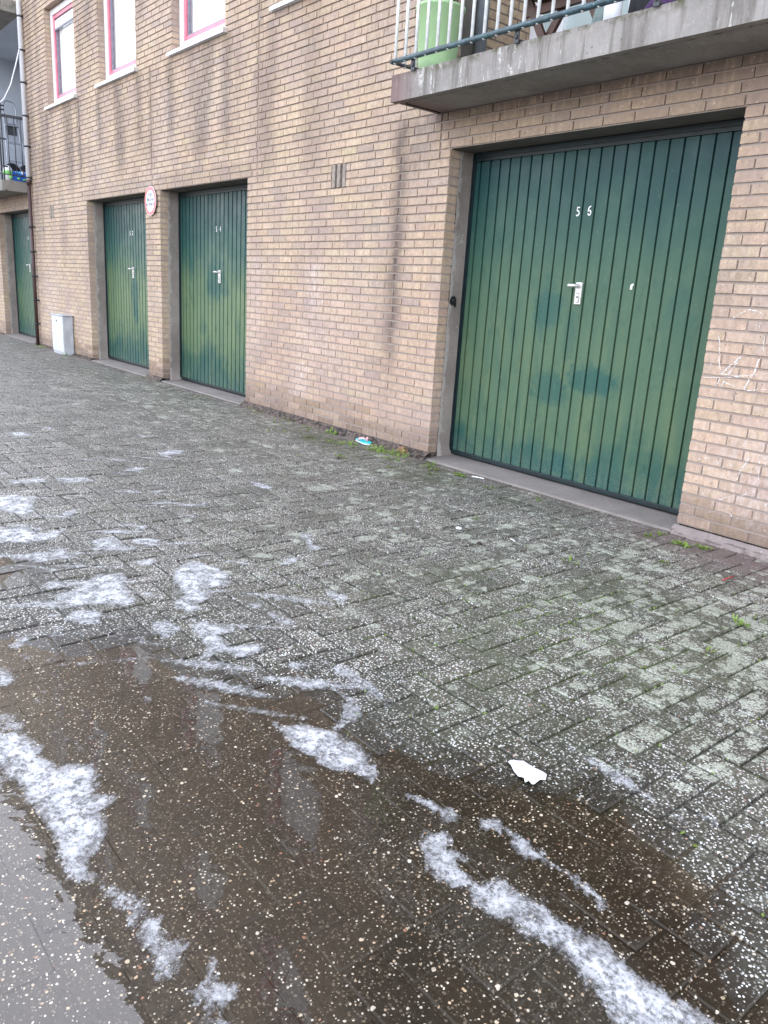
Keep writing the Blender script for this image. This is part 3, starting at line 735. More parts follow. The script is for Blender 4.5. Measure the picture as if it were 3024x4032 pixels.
# windows
def window(a, b, z0, z1, vent_bar=False, real=True):
    f = MB(); Y = 0.085
    t = 0.085
    f.box(a + 0.003, a + t, Y, Y + 0.07, z0 + 0.003, z1 - 0.003, 0, 0.004); f.box(b - t, b - 0.003, Y, Y + 0.07, z0 + 0.003, z1 - 0.003, 0, 0.004)
    f.box(a + t, b - t, Y + 0.001, Y + 0.07, z0 + 0.003, z0 + t, 0, 0.004); f.box(a + t, b - t, Y + 0.001, Y + 0.07, z1 - t, z1 - 0.003, 0, 0.004)
    o = f.build('window', M['white_pvc'], building)
    s = MB(); p = 0.048; A, B, C, D = a + t + 0.002, b - t - 0.002, z0 + t + 0.002, z1 - t - 0.002; Y2 = Y + 0.018
    s.box(A, A + p, Y2, Y2 + 0.05, C, D, 0, 0.004); s.box(B - p, B, Y2, Y2 + 0.05, C, D, 0, 0.004)
    s.box(A + p, B - p, Y2 + 0.001, Y2 + 0.05, C, C + p, 0, 0.004); s.box(A + p, B - p, Y2 + 0.001, Y2 + 0.05, D - p, D, 0, 0.004)
    sub(s.build('sash', M['pink']), o)
    g = MB(); q = 0.02
    A2, B2, C2, D2 = A + p + 0.001, B - p - 0.001, C + p + 0.001, D - p - 0.001
    for (x0, x1, w0, w1) in ((A2, A2 + q, C2, D2), (B2 - q, B2, C2, D2), (A2 + q, B2 - q, C2, C2 + q), (A2 + q, B2 - q, D2 - q, D2)):
        g.box(x0, x1, Y2 + 0.02, Y2 + 0.05, w0, w1)
    sub(g.build('glazing_bead', M['grey_rubber']), o)
    if vent_bar:
        vb = MB(); vb.box(A2 + 0.001, B2 - 0.001, Y2 + 0.004, Y2 + 0.05, D2 - 0.13, D2 - 0.022, 0, 0.01); vb.box(A2 + 0.01, B2 - 0.01, Y2 - 0.004, Y2 + 0.003, D2 - 0.16, D2 - 0.137, 1)
        sub(vb.build('ventilation_bar', [M['white_pvc'], M['grey_rubber']]), o)
    pn = MB(); pn.add([(A2 + q, Y2 + 0.03, C2 + q), (B2 - q, Y2 + 0.03, C2 + q), (B2 - q, Y2 + 0.03, D2 - q), (A2 + q, Y2 + 0.03, D2 - q)], [(0, 1, 2, 3)])
    sub(pn.build('pane', M['glass'], None, fix=False), o)
    cu = MB(); nn = 40
    vs = []
    for i in range(nn + 1):
        x = A2 + (B2 - A2) * i / nn
        yy = Y2 + 0.062 + 0.012 * math.sin(i * 1.3) + 0.008 * math.sin(i * 2.9)
        vs += [(x, yy, C2 - 0.02), (x, yy, D2 + 0.02)]
    cu.add(vs, [(2*i, 2*i+2, 2*i+3, 2*i+1) for i in range(nn)], 0, True)
    sub(cu.build('curtain', M['curtain']), o)
    si = MB()
    si.prism([(-0.05, z0 - 0.062), (-0.05, z0 - 0.028), (0.084, z0 - 0.004), (0.084, z0 - 0.062), (-0.03, z0 - 0.062), (-0.03, z0 - 0.05), (-0.04, z0 - 0.05), (-0.04, z0 - 0.062)], 'x', a - 0.055, b + 0.055)
    sub(si.build('sill', M['white_pvc']), o)
    if real:
        ec = MB(); ec.box(b + 0.056, b + 0.062, -0.056, 0.01, z0 - 0.066, z0 - 0.022)
        sub(ec.build('sill_end_cap', M['alu']), o)
    return o
for i, (a, b) in enumerate(WIN):
    window(a, b, WZ[0], WZ[1], i == 0)
    window(a, b, W2[0], W2[1], False, False); window(a, b, W2[2], W2[3], False, False)

# balconies
def balcony(xa, xb, mat, yf=-0.44):
    s = MB(); z0, z1 = SLAB_Z
    pr = [(yf, z0), (yf, z1), (0.95, z1), (0.95, z0 + 0.006), (yf + 0.085, z0 + 0.006), (yf + 0.075, z0 + 0.022), (yf + 0.052, z0 + 0.022), (yf + 0.046, z0)]
    s.prism(pr, 'x', xa, xb)
    s.prism([(xa + 0.05, z0 - 0.0015), (xa + 0.05, z0 + 0.004), (xa + 0.062, z0 + 0.004), (xa + 0.062, z0 - 0.0015)], 'y', yf + 0.09, -0.02, 1)
    return s.build('balcony', [mat, M['black']], building)
bal = balcony(-4.70, -1.25, M['concrete'])
bal['label'] = 'concrete balcony slab with white balusters above garage door 56'
balL = balcony(-18.2, -14.9, M['concrete_far'], -0.42)
balL['label'] = 'far balcony with toys and a stepladder at the left end of the wall'
for xa, xb, mat in ((-18.2, -14.9, M['concrete_far']), (-4.70, -1.25, M['concrete_far'])):
    t = MB(); t.box(xa, xb, -0.42, 0.95, 5.185, 5.355); t.build('upper_balcony', mat, building)
br = MB()
br.tube([(-4.66, -0.475, 2.735), (-1.2, -0.475, 2.735)], 0.017, 10)
sub(br.build('bottom_rail', M['teal']), bal)
sr = MB(); sr.tube([(-4.655, -0.50, 2.733), (-4.655, -0.01, 2.733)], 0.012, 8); sub(sr.build('side_rail', M['dark_iron']), bal)
tr = MB(); tr.tube([(-4.655, -0.01, 3.66), (-4.655, -0.475, 3.66), (-1.2, -0.475, 3.66)], 0.022, 10); sub(tr.build('top_rail', M['teal']), bal)
x = -4.63
first = None
while x < -1.25:
    if first is None:
        b = MB(); b.tube([(0, 0, 2.70), (0, 0, 3.65)], 0.0105, 8)
        first = sub(b.build('baluster', M['white_rail']), bal); o = first
    else:
        o = first.copy(); scene.collection.objects.link(o); sub(o, bal)
    o.location = (x, -0.475, 0.018)
    x += 0.1045
for yy in (-0.37, -0.265, -0.16, -0.06):
    o = first.copy(); scene.collection.objects.link(o); sub(o, bal); o.location = (-4.655, yy, 0.016)
for bx in (-4.46, -3.54, -2.62, -1.7):
    k = MB(); k.box(bx - 0.018, bx + 0.018, -0.462, -0.452, 2.655, 2.735, 0, 0.004); k.box(bx - 0.018, bx + 0.018, -0.452, -0.40, 2.664, 2.676)
    k.tube([(bx, -0.47, 2.69), (bx, -0.45, 2.69)], 0.013, 10, 1)
    sub(k.build('rail_bracket', [M['dark_iron'], M['black']]), bal)

# loggia interiors
lw = MB(); lw.box(-4.78, -4.602, 0.102, 1.0, 2.667, 5.184)
def small_brick_mat():
    m = NT('loggia_brickwork')
    b = m.n('ShaderNodeTexBrick'); v = m.n('ShaderNodeCombineXYZ'); x, y, z = m.sep(m.co)
    m.put(v.inputs[0], y); m.put(v.inputs[1], z); m.put(b.inputs['Vector'], v.outputs[0]); b.inputs['Scale'].default_value = 1.0
    b.inputs['Brick Width'].default_value = 0.22; b.inputs['Row Height'].default_value = CO; b.inputs['Mortar Size'].default_value = 0.006
    m.put(b.inputs['Color1'], (0.42, 0.31, 0.20)); m.put(b.inputs['Color2'], (0.36, 0.26, 0.17)); m.put(b.inputs['Mortar'], (0.12, 0.09, 0.08))
    return m.surf(m.mix(1.0, b.outputs['Color'], m.ramp(m.noise(25.0), 0.3, 0.7, 0.8, 1.15), 'MULTIPLY'), 0.85, m.bump(b.outputs['Fac'], -0.6, 0.008))
lw.build('loggia_side_wall', small_brick_mat(), building)
lw2 = MB(); lw2.box(-1.398, -1.2, 0.102, 1.0, 2.667, 5.184); lw2.build('loggia_side_wall', M['blue_white'], building)
bd = MB()
for xx in (-4.598, -4.36, -3.72, -3.62, -2.9, -2.8, -2.1, -1.5):
    bd.box(xx, xx + 0.08, 0.80, 0.90, 2.668, 5.0, 0, 0.006)
bd.box(-4.5, -1.42, 0.815, 0.9, 2.668, 2.74, 0, 0.006); bd.box(-4.5, -1.42, 0.815, 0.9, 4.9, 5.18); bd.box(-4.5, -1.42, 0.812, 0.9, 3.60, 3.68, 0, 0.006)
bdo = bd.build('balcony_door', M['white_pvc'], building)
bp = MB(); bp.box(-4.52, -1.42, 0.85, 0.88, 2.74, 4.9); sub(bp.build('panel', M['panel']), bdo)
l2 = MB(); l2.box(-18.3, -18.102, 0.0, 1.2, 2.667, 5.184); l2.box(-18.1, -14.9, 1.0, 1.2, 2.667, 5.184); l2.box(-14.918, -14.75, 0.102, 1.0, 2.667, 5.184)
l2.build('loggia_wall', M['blue_white'], building)
l3 = MB(); l3.box(-18.1, -14.92, 0.02, 1.0, 5.176, 5.1835); l3.build('loggia_ceiling', M['blue_white'], building)
# far balcony railing
rl = MB(); rl.box(-14.955, -14.925, -0.43, 0.01, 3.63, 3.672); rl.box(-18.2, -14.93, -0.45, -0.42, 3.63, 3.675)
sub(rl.build('top_rail', M['dark_iron']), balL)
rl = MB(); rl.tube([(-14.94, -0.44, 2.755), (-14.94, 0.0, 2.755)], 0.009, 8); rl.tube([(-18.2, -0.435, 2.755), (-14.94, -0.435, 2.755)], 0.011, 8)
sub(rl.build('bottom_rail', M['dark_iron']), balL)
o0 = None
for (px, py) in [(-14.94, -0.27), (-14.94, -0.165), (-14.94, -0.065)] + [(-15.04 - 0.105 * i, -0.435) for i in range(12)]:
    if o0 is None:
        b = MB(); b.tube([(0, 0, 2.75), (0, 0, 3.64)], 0.008, 8); o0 = sub(b.build('baluster', M['dark_iron']), balL); o = o0
    else:
        o = o0.copy(); scene.collection.objects.link(o); sub(o, balL)
    o.location = (px, py, 0)
ps = MB(); ps.tube([(-14.95, -0.395, 2.66), (-14.95, -0.395, 3.86)], 0.013, 8); ps.tube([(-14.96, -0.355, 2.66), (-14.96, -0.355, 3.9)], 0.011, 8)
for zz in (3.80, 3.74, 3.30, 2.88): ps.tube([(-14.95, -0.41, zz), (-14.95, -0.30, zz)], 0.014, 6)
sub(ps.build('corner_post', M['dark_iron']), balL)

# downpipes
dp = MB(); dp.tube([(-14.70, -0.05, -0.04), (-14.70, -0.05, 2.69)], 0.030, 12, 0); dp.tube([(-14.69, -0.055, 2.692), (-14.69, -0.055, 11.3)], 0.036, 12, 1); dp.tube([(-14.695, -0.052, 2.62), (-14.695, -0.052, 2.70)], 0.04, 12, 0)
dpo = dp.build('downpipe', [M['brown_pipe'], M['white_pipe']], building)
for zz in (0.35, 0.75, 1.15, 1.55, 1.95, 2.72, 3.2, 3.66, 4.15, 4.62, 5.1):
    c = MB(); c.lathe(-14.695, -0.052, [(0.030, zz - 0.014), (0.042, zz - 0.014), (0.042, zz + 0.014), (0.030, zz + 0.014)], 12); c.box(-14.70, -14.645, -0.06, 0.0, zz - 0.01, zz + 0.01)
    sub(c.build('pipe_clip', M['black']), dpo)
gp = MB(); gp.tube([(-4.545, 0.235, 2.667), (-4.545, 0.235, 5.18)], 0.045, 16); gp.tube([(-4.545, 0.235, 2.667), (-4.545, 0.235, 2.74)], 0.051, 16); gp.build('drain_pipe', M['grey_pipe'], building)

# chalk scribbles and paint splats on the brick to the right of door 56
def chalk_mat():
    m = NT('chalk')
    n = m.noise(95.0, 4, 0.7)
    return m.surf((0.75, 0.73, 0.71), 0.95, alpha=m.ramp(n, 0.41, 0.57, 0, 0.95))
M['chalk'] = chalk_mat()
ck = MB()
CH = [[(-2.25, 1.1), (-2.23, 1.05), (-2.22, 0.97), (-2.2, 0.9)], [(-2.26, 0.95), (-2.27, 0.89)], [(-2.1, 0.99), (-2.15, 0.94), (-2.19, 0.89)], [(-2.11, 0.97), (-2.16, 0.88)], [(-2.0, 0.99), (-2.01, 0.92), (-2.03, 0.88), (-2.05, 0.83)],
      [(-2.21, 0.89), (-2.1, 0.89), (-1.94, 0.92)], [(-2.3, 0.86), (-2.2, 0.87), (-2.07, 0.89), (-1.94, 0.9)], [(-2.17, 0.86), (-2.18, 0.82)], [(-2.2, 0.86), (-2.21, 0.82)], [(-2.17, 0.85), (-2.09, 0.83), (-2.02, 0.82), (-1.93, 0.84)],
      [(-2.1, 0.8), (-2.09, 0.77)], [(-2.19, 1.18), (-2.16, 1.21), (-2.1, 1.24), (-2.04, 1.23), (-2.0, 1.2)], [(-2.03, 1.18), (-2.03, 1.15)], [(-1.99, 1.12), (-1.99, 1.05), (-1.97, 1.01)], [(-1.97, 0.44), (-1.94, 0.49), (-1.99, 0.38), (-2.0, 0.33)],
      [(-1.9, 0.49), (-1.89, 0.44)], [(-1.87, 0.49), (-1.86, 0.44)], [(-1.89, 0.41), (-1.88, 0.34)], [(-2.08, 0.2), (-2.0, 0.24)], [(-1.96, 0.25), (-1.89, 0.29)], [(-1.82, 0.24), (-1.81, 0.19)]]
def stroke(b, pts, w, y):
    P = [Vector((p[0], y, p[1])) for p in pts]
    for a, c in zip(P[:-1], P[1:]):
        nseg = max(2, int((c - a).length / 0.012))
        prev = None
        dr = (c - a).normalized(); nn = Vector((-dr.z, 0, dr.x))
        for i in range(nseg + 1):
            p = a.lerp(c, i / nseg) + nn * random.uniform(-.0015, .0015)
            ww = w * random.uniform(0.6, 1.2)
            cur = (p + nn * ww, p - nn * ww)
            if prev: b.add([prev[0], prev[1], cur[1], cur[0]], [(0, 1, 2, 3)])
            prev = cur
for i, s in enumerate(CH): stroke(ck, s, 0.0045 if i in (2, 3, 4) else 0.0022, -0.0062)
for (x, z) in [(-2.24, 0.41), (-2.2, 0.42), (-2.18, 0.42), (-2.13, 0.41), (-2.09, 0.39), (-2.05, 0.41), (-2.05, 0.15), (-2.0, 0.14), (-2.12, 0.12)]:
    stroke(ck, [(x, z), (x + random.uniform(-.012, .012), z - random.uniform(.006, .016))], 0.005, -0.0062)
for (x, za, zb) in [(-6.21, 1.40, 1.33), (-6.19, 1.24, 1.19), (-6.06, 1.12, 1.09), (-5.42, 1.27, 1.26), (-5.36, 1.28, 1.27)]: stroke(ck, [(x, za), (x - 0.004, zb)], 0.0055, -0.0085)
ck.build('chalk_drawing', M['chalk'], building, fix=False)
dr = MB()
stroke(dr, [(-3.018, 1.352), (-2.998, 1.356)], 0.006, 0.2465); stroke(dr, [(-3.012, 1.352), (-3.014, 1.326)], 0.009, 0.2463); 
dr.build('paint_chip', M['white_num'], building, fix=False)
jm = MB()
def jstroke(pts, w, mi):
    for a, c in zip(pts[:-1], pts[1:]):
        a = Vector((-4.5065, a[0], a[1])); c = Vector((-4.5065, c[0], c[1])); d = (c - a).normalized(); nn = Vector((0, -d.z, d.y)) * w
        jm.add([a + nn, a - nn, c - nn, c + nn], [(0, 1, 2, 3)], mi)
jstroke([(0.150, 1.66), (0.135, 1.655), (0.132, 1.635), (0.150, 1.628), (0.148, 1.605), (0.135, 1.60)], 0.0022, 0); jstroke([(0.185, 1.675), (0.165, 1.635), (0.168, 1.61), (0.185, 1.605), (0.188, 1.625), (0.170, 1.63)], 0.0022, 0)
jstroke([(0.11, 1.165), (0.112, 1.20), (0.135, 1.215), (0.155, 1.205), (0.160, 1.175), (0.158, 1.15)], 0.012, 1); jstroke([(0.115, 1.17), (0.15, 1.175)], 0.017, 1); jstroke([(0.155, 1.165), (0.162, 1.14)], 0.008, 1)
jm.build('graffiti_mark', [M['chalk'], M['black']], building, fix=False)
# ------------------------------------------------------------------ ground
def inside(poly, x, y):
    c = False; j = len(poly) - 1
    for i in range(len(poly)):
        xi, yi = poly[i]; xj, yj = poly[j]
        if (yi > y) != (yj > y) and x < (xj - xi) * (y - yi) / (yj - yi) + xi: c = not c
        j = i
    return c
def sdist(poly, x, y):
    """signed distance, positive inside"""
    d = 1e9; j = len(poly) - 1
    for i in range(len(poly)):
        ax, ay = poly[j]; bx, by = poly[i]
        vx, vy = bx - ax, by - ay
        L = vx * vx + vy * vy
        t = max(0.0, min(1.0, ((x - ax) * vx + (y - ay) * vy) / L)) if L else 0
        d = min(d, (x - ax - t * vx) ** 2 + (y - ay - t * vy) ** 2)
        j = i
    d = math.sqrt(d)
    return d if inside(poly, x, y) else -d
def wet_at(x, y):
    if not (-4.6 < x < 1.0 and y < -2.0): return 0.0
    d = max(sdist(WET, x, y), sdist(WET2, x, y))
    d += 0.05 * nz(x * 4, y * 4, 2.0) + 0.03 * nz(x * 13, y * 13, 2.0)
    return sstep(-0.10, 0.20, d) * (1 - 0.28 * sstep(-1.15, -0.55, x))
def tz(x, y):
    w = wet_at(x, y)
    return tz0(x, y) + 0.004 * nz(x * 1.3, y * 1.3, 7.0) * (1 - w) - 0.012 * w
WATER_Z = -0.0615
def lichen_at(x, y):
    a = math.exp(-((x + 1.4) / 0.8) ** 2 - ((y + 1.25) / 0.75) ** 2) * 0.9
    a = max(a, 0.34 * math.exp(-((x + 2.6) / 1.6) ** 2 - ((y + 1.4) / 0.9) ** 2))
    a = max(a, 0.5 * math.exp(-((x + 2.5) / 0.9) ** 2 - ((y + 0.75) / 0.45) ** 2))
    a = max(a, 0.75 * math.exp(-((x + 1.1) / 0.5) ** 2 - ((y + 1.7) / 0.6) ** 2))
    a = max(a, 0.28 * math.exp(-((x + 4.0) / 2.0) ** 2 - ((y + 0.9) / 0.7) ** 2))
    a = max(a, 0.3 * math.exp(-((x + 8.0) / 3.0) ** 2 - ((y + 0.8) / 0.8) ** 2))
    return min(1.0, a)
def red_at(x, y):
    a = sstep(-0.62, -0.18, y + 0.10 * nz(x * 3, y * 3) + 0.08 * (x + 1.7)) * sstep(-3.3, -2.0, x)
    b = 0.55 * sstep(-0.28, -0.05, y + 0.05 * nz(x * 4, y * 4))
    return max(a, b)
def moss_at(x, y):
    a = 0.9 * math.exp(-((x + 1.75) / 0.75) ** 2 - ((y + 1.75) / 0.75) ** 2)
    a = max(a, 0.8 * math.exp(-((x + 4.6) / 1.6) ** 2 - ((y + 0.3) / 0.35) ** 2))
    a = max(a, 0.25 * sstep(-1.5, -0.2, y))
    return a
def paving_mat(name, joint):
    m = NT(name)
    mk = m.attr('mask'); rgb = m.n('ShaderNodeSeparateColor'); m.put(rgb.inputs[0], mk.outputs['Color'])
    wet0, lich, red = rgb.outputs[0], rgb.outputs[1], rgb.outputs[2]; moss = mk.outputs['Alpha']
    tn = m.attr('tone').outputs['Fac']
    n1 = m.noise(14.0, 4, 0.6)
    n2 = m.noise(38.0, 4, 0.65)
    wet = m.ramp(m.math('ADD', wet0, m.math('ADD', m.math('MULTIPLY', m.math('SUBTRACT', n1, 0.5), 0.5), m.math('MULTIPLY', m.math('SUBTRACT', n2, 0.5), 0.35))), 0.62, 0.95)
    damp = m.ramp(wet0, 0.0, 0.8)
    wv = m.vmath('ADD', m.co, m.vmath('MULTIPLY', m.noise(120.0, 2, col=True), (0.006, 0.006, 0.0)))
    flat = m.scale((1, 1, 0.02), wv)
    v = m.vor(140.0, flat); vc = m.sep(v.outputs['Color'])
    big = m.vor(58.0, flat); bc = m.sep(big.outputs['Color'])
    patch = m.noise(3.2, 4, 0.6)
    thr = m.math('ADD', m.math('ADD', m.ramp(wet, 0, 1, 0.66, 0.36), m.ramp(damp, 0, 1, 0.0, -0.07)), m.ramp(patch, 0.3, 0.7, -0.20, 0.16))
    rad = m.math('ADD', m.math('MULTIPLY', vc[1], m.ramp(wet, 0, 1, 0.22, 0.32)), m.ramp(wet, 0, 1, 0.29, 0.11))
    peb = m.ramp(m.math('SUBTRACT', v.outputs['Distance'], rad), 0.06, -0.03)
    sel = m.ramp(m.math('SUBTRACT', thr, vc[0]), -0.005, 0.005)
    # other (brown / grey) stones
    dark_st = m.mix(vc[2], (0.065, 0.056, 0.043), (0.28, 0.255, 0.21))
    dark_st = m.mix(m.ramp(wet, 0, 1, 0.0, 0.6), dark_st, m.mix(vc[2], (0.010, 0.007, 0.0045), (0.075, 0.052, 0.034)))
    matrix = m.mix(wet, m.mix(m.ramp(damp, 0.1, 0.9, 0, 0.7), m.mix(m.noise(40.0, 4), (0.040, 0.035, 0.027), (0.095, 0.085, 0.067)), (0.022, 0.0185, 0.014)), m.mix(m.noise(9.0, 4), (0.009, 0.0065, 0.004), (0.024, 0.0165, 0.0095)))
    c = m.mix(m.math('MULTIPLY', peb, 0.85), matrix, dark_st)
    white = m.mix(vc[2], (0.30, 0.29, 0.25), (0.64, 0.63, 0.585))
    white = m.mix(m.ramp(vc[1], 0.88, 0.92, 0, m.ramp(wet, 0, 1, 0.15, 0.6)), white, (0.45, 0.29, 0.14))
    white = m.mix(m.ramp(vc[1], 0.985, 0.99, 0, 0.7), white, (0.28, 0.08, 0.04))
    dull = m.ramp(vc[2], 0.0, 1.0, 0.42, 1.0)
    c = m.mix(m.math('MULTIPLY', m.math('MULTIPLY', peb, sel), dull), c, white)
    # a few larger white pebbles in the mud
    bsel = m.math('MULTIPLY', m.ramp(bc[0], 0.05, 0.045), m.ramp(big.outputs['Distance'], 0.30, 0.24))
    c = m.mix(m.math('MULTIPLY', bsel, m.ramp(wet, 0, 1, 0.3, 0.9)), c, m.mix(bc[1], (0.5, 0.42, 0.31), (0.72, 0.70, 0.65)))
    gm = m.math('MULTIPLY', m.ramp(m.noise(2.1, 5, 0.65), 0.40, 0.66), m.ramp(moss, 0.05, 0.5, 0.25, 0.6))
    c = m.mix(m.math('MULTIPLY', gm, m.ramp(wet, 0, 1, 1.0, 0.3)), c, (0.060, 0.064, 0.034))
    tonev = m.n('ShaderNodeCombineColor')
    for i in range(3): m.put(tonev.inputs[i], tn)
    c = m.mix(1.0, c, tonev.outputs[0], 'MULTIPLY')
    # reddish dust / clay by the wall
    rr = m.math('MULTIPLY', red, m.ramp(m.noise(30.0, 5, 0.65), 0.3, 0.6, 0.45, 0.95))
    c = m.mix(m.math('MULTIPLY', rr, 0.85), c, m.mix(m.noise(70.0, 4), (0.10, 0.062, 0.058), (0.20, 0.14, 0.135)))
    # lichen rosettes
    edge = m.math('ADD', m.math('MULTIPLY', m.math('SUBTRACT', m.noise(30.0, 5, 0.7), 0.5), 1.1), m.math('MULTIPLY', m.math('SUBTRACT', m.noise(8.0, 3), 0.5), 0.6))
    lm = None
    for sc, k in ((9.0, 0.80), (17.0, 0.75), (30.0, 0.6)):
        lv = m.vor(sc, m.scale((1, 1, 0.02))); lc = m.sep(lv.outputs['Color'])
        on = m.ramp(m.math('SUBTRACT', m.math('MULTIPLY', lich, k), lc[0]), -0.02, 0.06)
        b_ = m.math('MULTIPLY', on, m.ramp(m.math('ADD', lv.outputs['Distance'], edge), 0.52, 0.36))
        lm = b_ if lm is None else m.math('MAXIMUM', lm, b_)
    lm = m.math('MULTIPLY', lm, m.ramp(m.noise(130.0, 3, 0.7), 0.40, 0.54))
    lm = m.math('MULTIPLY', lm, m.ramp(wet, 0.2, 0.9, 0.9, 0.15))
    c = m.mix(m.math('MULTIPLY', lm, 0.88), c, m.mix(m.noise(50.0, 3), (0.32, 0.335, 0.26), (0.49, 0.50, 0.41)))
    # moss
    mm = m.math('MULTIPLY', moss, m.ramp(m.noise(11.0, 5, 0.7), 0.36, 0.55))
    if joint: mm = m.math('MULTIPLY', mm, 1.25, clamp=True)
    else: mm = m.math('MULTIPLY', mm, 0.25)
    c = m.mix(mm, c, m.mix(m.noise(90.0, 3), (0.03, 0.045, 0.010), (0.085, 0.11, 0.025)))
    if joint: c = m.mix(m.ramp(wet, 0.25, 0.8, 0.72, 0.0), c, m.mix(mm, (0.020, 0.017, 0.013), (0.055, 0.085, 0.018)))
    h = m.math('ADD', m.math('MULTIPLY', peb, 0.8), m.math('MULTIPLY', m.noise(60.0, 3), 0.7))
    rough = m.ramp(wet, 0.0, 1.0, 0.62, 0.42)
    return m.surf(c, rough, m.bump(h, 0.55, 0.004), spec=0.45)
M['paver'] = paving_mat('exposed_aggregate_paver', False)
M['joint'] = paving_mat('joint_soil', True)
W = 0.105
pv = MB(); mask, ptone = [], []
def damp_at(x, y):
    if not (-5.2 < x < 1.6 and y < -1.2): return 0.0
    d = max(sdist(WET, x, y), sdist(WET2, x, y)) + 0.05 * nz(x * 4, y * 4, 2.0) - 0.12 * sstep(-1.15, -0.55, x)
    return sstep(-0.75, 0.25, d)
def put_mask(x, y): mask.append((damp_at(x, y), lichen_at(x, y), red_at(x, y), moss_at(x, y)))
ix0, ix1 = int(-21.0 / W), int(1.5 / W)
iy0, iy1 = int(-6.2 / W), 0
g = 0.0045
for iy in range(iy0, iy1 + 1):
    for ix in range(ix0, ix1 + 1):
        ph = (ix - iy) % 4
        if ph == 0: w, h = 2, 1
        elif ph == 3: w, h = 1, 2
        else: continue
        xa, ya = ix * W + g, iy * W + g; xb, yb = (ix + w) * W - g, min((iy + h) * W - g, 0.03)
        if yb - ya < 0.02: continue
        cx, cy = (xa + xb) / 2, (ya + yb) / 2
        if cx < -9 and cy < -5.0: continue
        zc = tz(cx, cy) + random.uniform(-.0022, .0022)
        sx = (tz(xb, cy) - tz(xa, cy)) / (xb - xa) + random.uniform(-.01, .01)
        sy = (tz(cx, yb) - tz(cx, ya)) / (yb - ya) + random.uniform(-.012, .012)
        Z = lambda x, y: zc + sx * (x - cx) + sy * (y - cy)
        rx = random.uniform(-.0015, .0015)
        e = 0.004
        o_ = [(xa, ya), (xb, ya), (xb, yb), (xa, yb)]; i_ = [(xa + e, ya + e), (xb - e, ya + e), (xb - e, yb - e), (xa + e, yb - e)]
        rot = random.uniform(-.008, .008)
        R_ = lambda p: (cx + (p[0] - cx) - rot * (p[1] - cy), cy + rot * (p[0] - cx) + (p[1] - cy))
        o_ = [R_(p) for p in o_]; i_ = [R_(p) for p in i_]
        vs = [(p[0], p[1], Z(*p)) for p in i_] + [(p[0], p[1], Z(*p) - 0.0035) for p in o_] + [(p[0], p[1], Z(*p) - 0.05) for p in o_]
        pv.add(vs, [(0, 1, 2, 3)] + [(4 + i, 4 + (i + 1) % 4, (i + 1) % 4, i) for i in range(4)] + [(8 + i, 8 + (i + 1) % 4, 4 + (i + 1) % 4, 4 + i) for i in range(4)])
        k = random.uniform(0.76, 1.18)
        lb = random.uniform(-.25, .12)
        for p in vs:
            put_mask(p[0], p[1]); ptone.append(k)
            q = mask[-1]; mask[-1] = (q[0], max(0.0, min(1.0, q[1] + lb * min(1.0, q[1] * 2.5))), q[2], q[3])
pv.at = {'mask': ('FLOAT_COLOR', mask), 'tone': ('FLOAT', ptone)}
tag(pv.build('paving', M['paver'], None, fix=False), kind='structure')
# joint soil bed
jb = MB(); mask, ptone = [], []
S = 0.05
nx, ny = int(22.5 / S), int(6.3 / S)
for i in range(nx + 1):
    for k in range(ny + 1):
        x, y = -21.0 + i * S, -6.2 + k * S
        w = wet_at(x, y)
        jb.v.append((x, y, tz(x, y) - 0.0085 + 0.0068 * max(w, 0.7 * damp_at(x, y)) + 0.0025 * min(1.0, moss_at(x, y) * 1.2) * (1 - w) + 0.002 * nz(x * 12, y * 12)))
        put_mask(x, y); ptone.append(1.0 if w > .5 else 0.9)
q = ny + 1
jb.add([], []); 
for i in range(nx):
    for k in range(ny):
        jb.f.append((i*q+k, (i+1)*q+k, (i+1)*q+k+1, i*q+k+1)); jb.m.append(0); jb.sm.append(True)
jb.at = {'mask': ('FLOAT_COLOR', mask), 'tone': ('FLOAT', ptone)}
tag(jb.build('joint_bed', M['joint'], None, fix=False), kind='structure')
gr = MB(); gr.add([(-120, -120, -0.16), (120, -120, -0.16), (120, 120, -0.16), (-120, 120, -0.16)], [(0, 1, 2, 3)])
tag(gr.build('ground', plain('street_asphalt', (0.075, 0.072, 0.07), 0.85, 0, 0.2, 3.0), None, fix=False), kind='structure')

# water lying in the dip
def water_mat():
    m = NT('puddle_water')
    tr = m.n('ShaderNodeBsdfTransparent'); tr.inputs[0].default_value = (0.95, 0.90, 0.83, 1)
    gl = m.n('ShaderNodeBsdfGlossy'); gl.inputs['Roughness'].default_value = 0.02
    x, y, z = m.sep(m.co)
    h = m.math('ADD', m.noise(6.0, 2), m.math('MULTIPLY', m.noise(1.0, 2, 0.5, m.scale((34.0, 22.0, 1.0))), 0.16))
    nrm = m.bump(h, 0.10, 0.02); m.put(gl.inputs['Normal'], nrm)
    mx = m.n('ShaderNodeMixShader'); m.put(mx.inputs[0], m.schlick(0.042, nrm)); m.put(mx.inputs[1], tr.outputs[0]); m.put(mx.inputs[2], gl.outputs[0])
    m.t.links.new(mx.outputs[0], m.out.inputs[0]); return m.mat
wa = MB(); S = 0.06; idx = {}
for i in range(int(5.2 / S)):
    for k in range(int(3.2 / S)):
        x, y = -4.5 + i * S, -5.3 + k * S
        if max(wet_at(x + a * S, y + b * S) for a in (0, 1) for b in (0, 1)) < 0.06: continue
        f = []
        for a, b in ((0, 0), (1, 0), (1, 1), (0, 1)):
            kk = (i + a, k + b)
            if kk not in idx: idx[kk] = len(wa.v); wa.v.append((-4.5 + kk[0] * S, -5.3 + kk[1] * S, WATER_Z))
            f.append(idx[kk])
        wa.f.append(tuple(f)); wa.m.append(0); wa.sm.append(True)
tag(wa.build('puddle', water_mat(), None, fix=False), kind='structure')

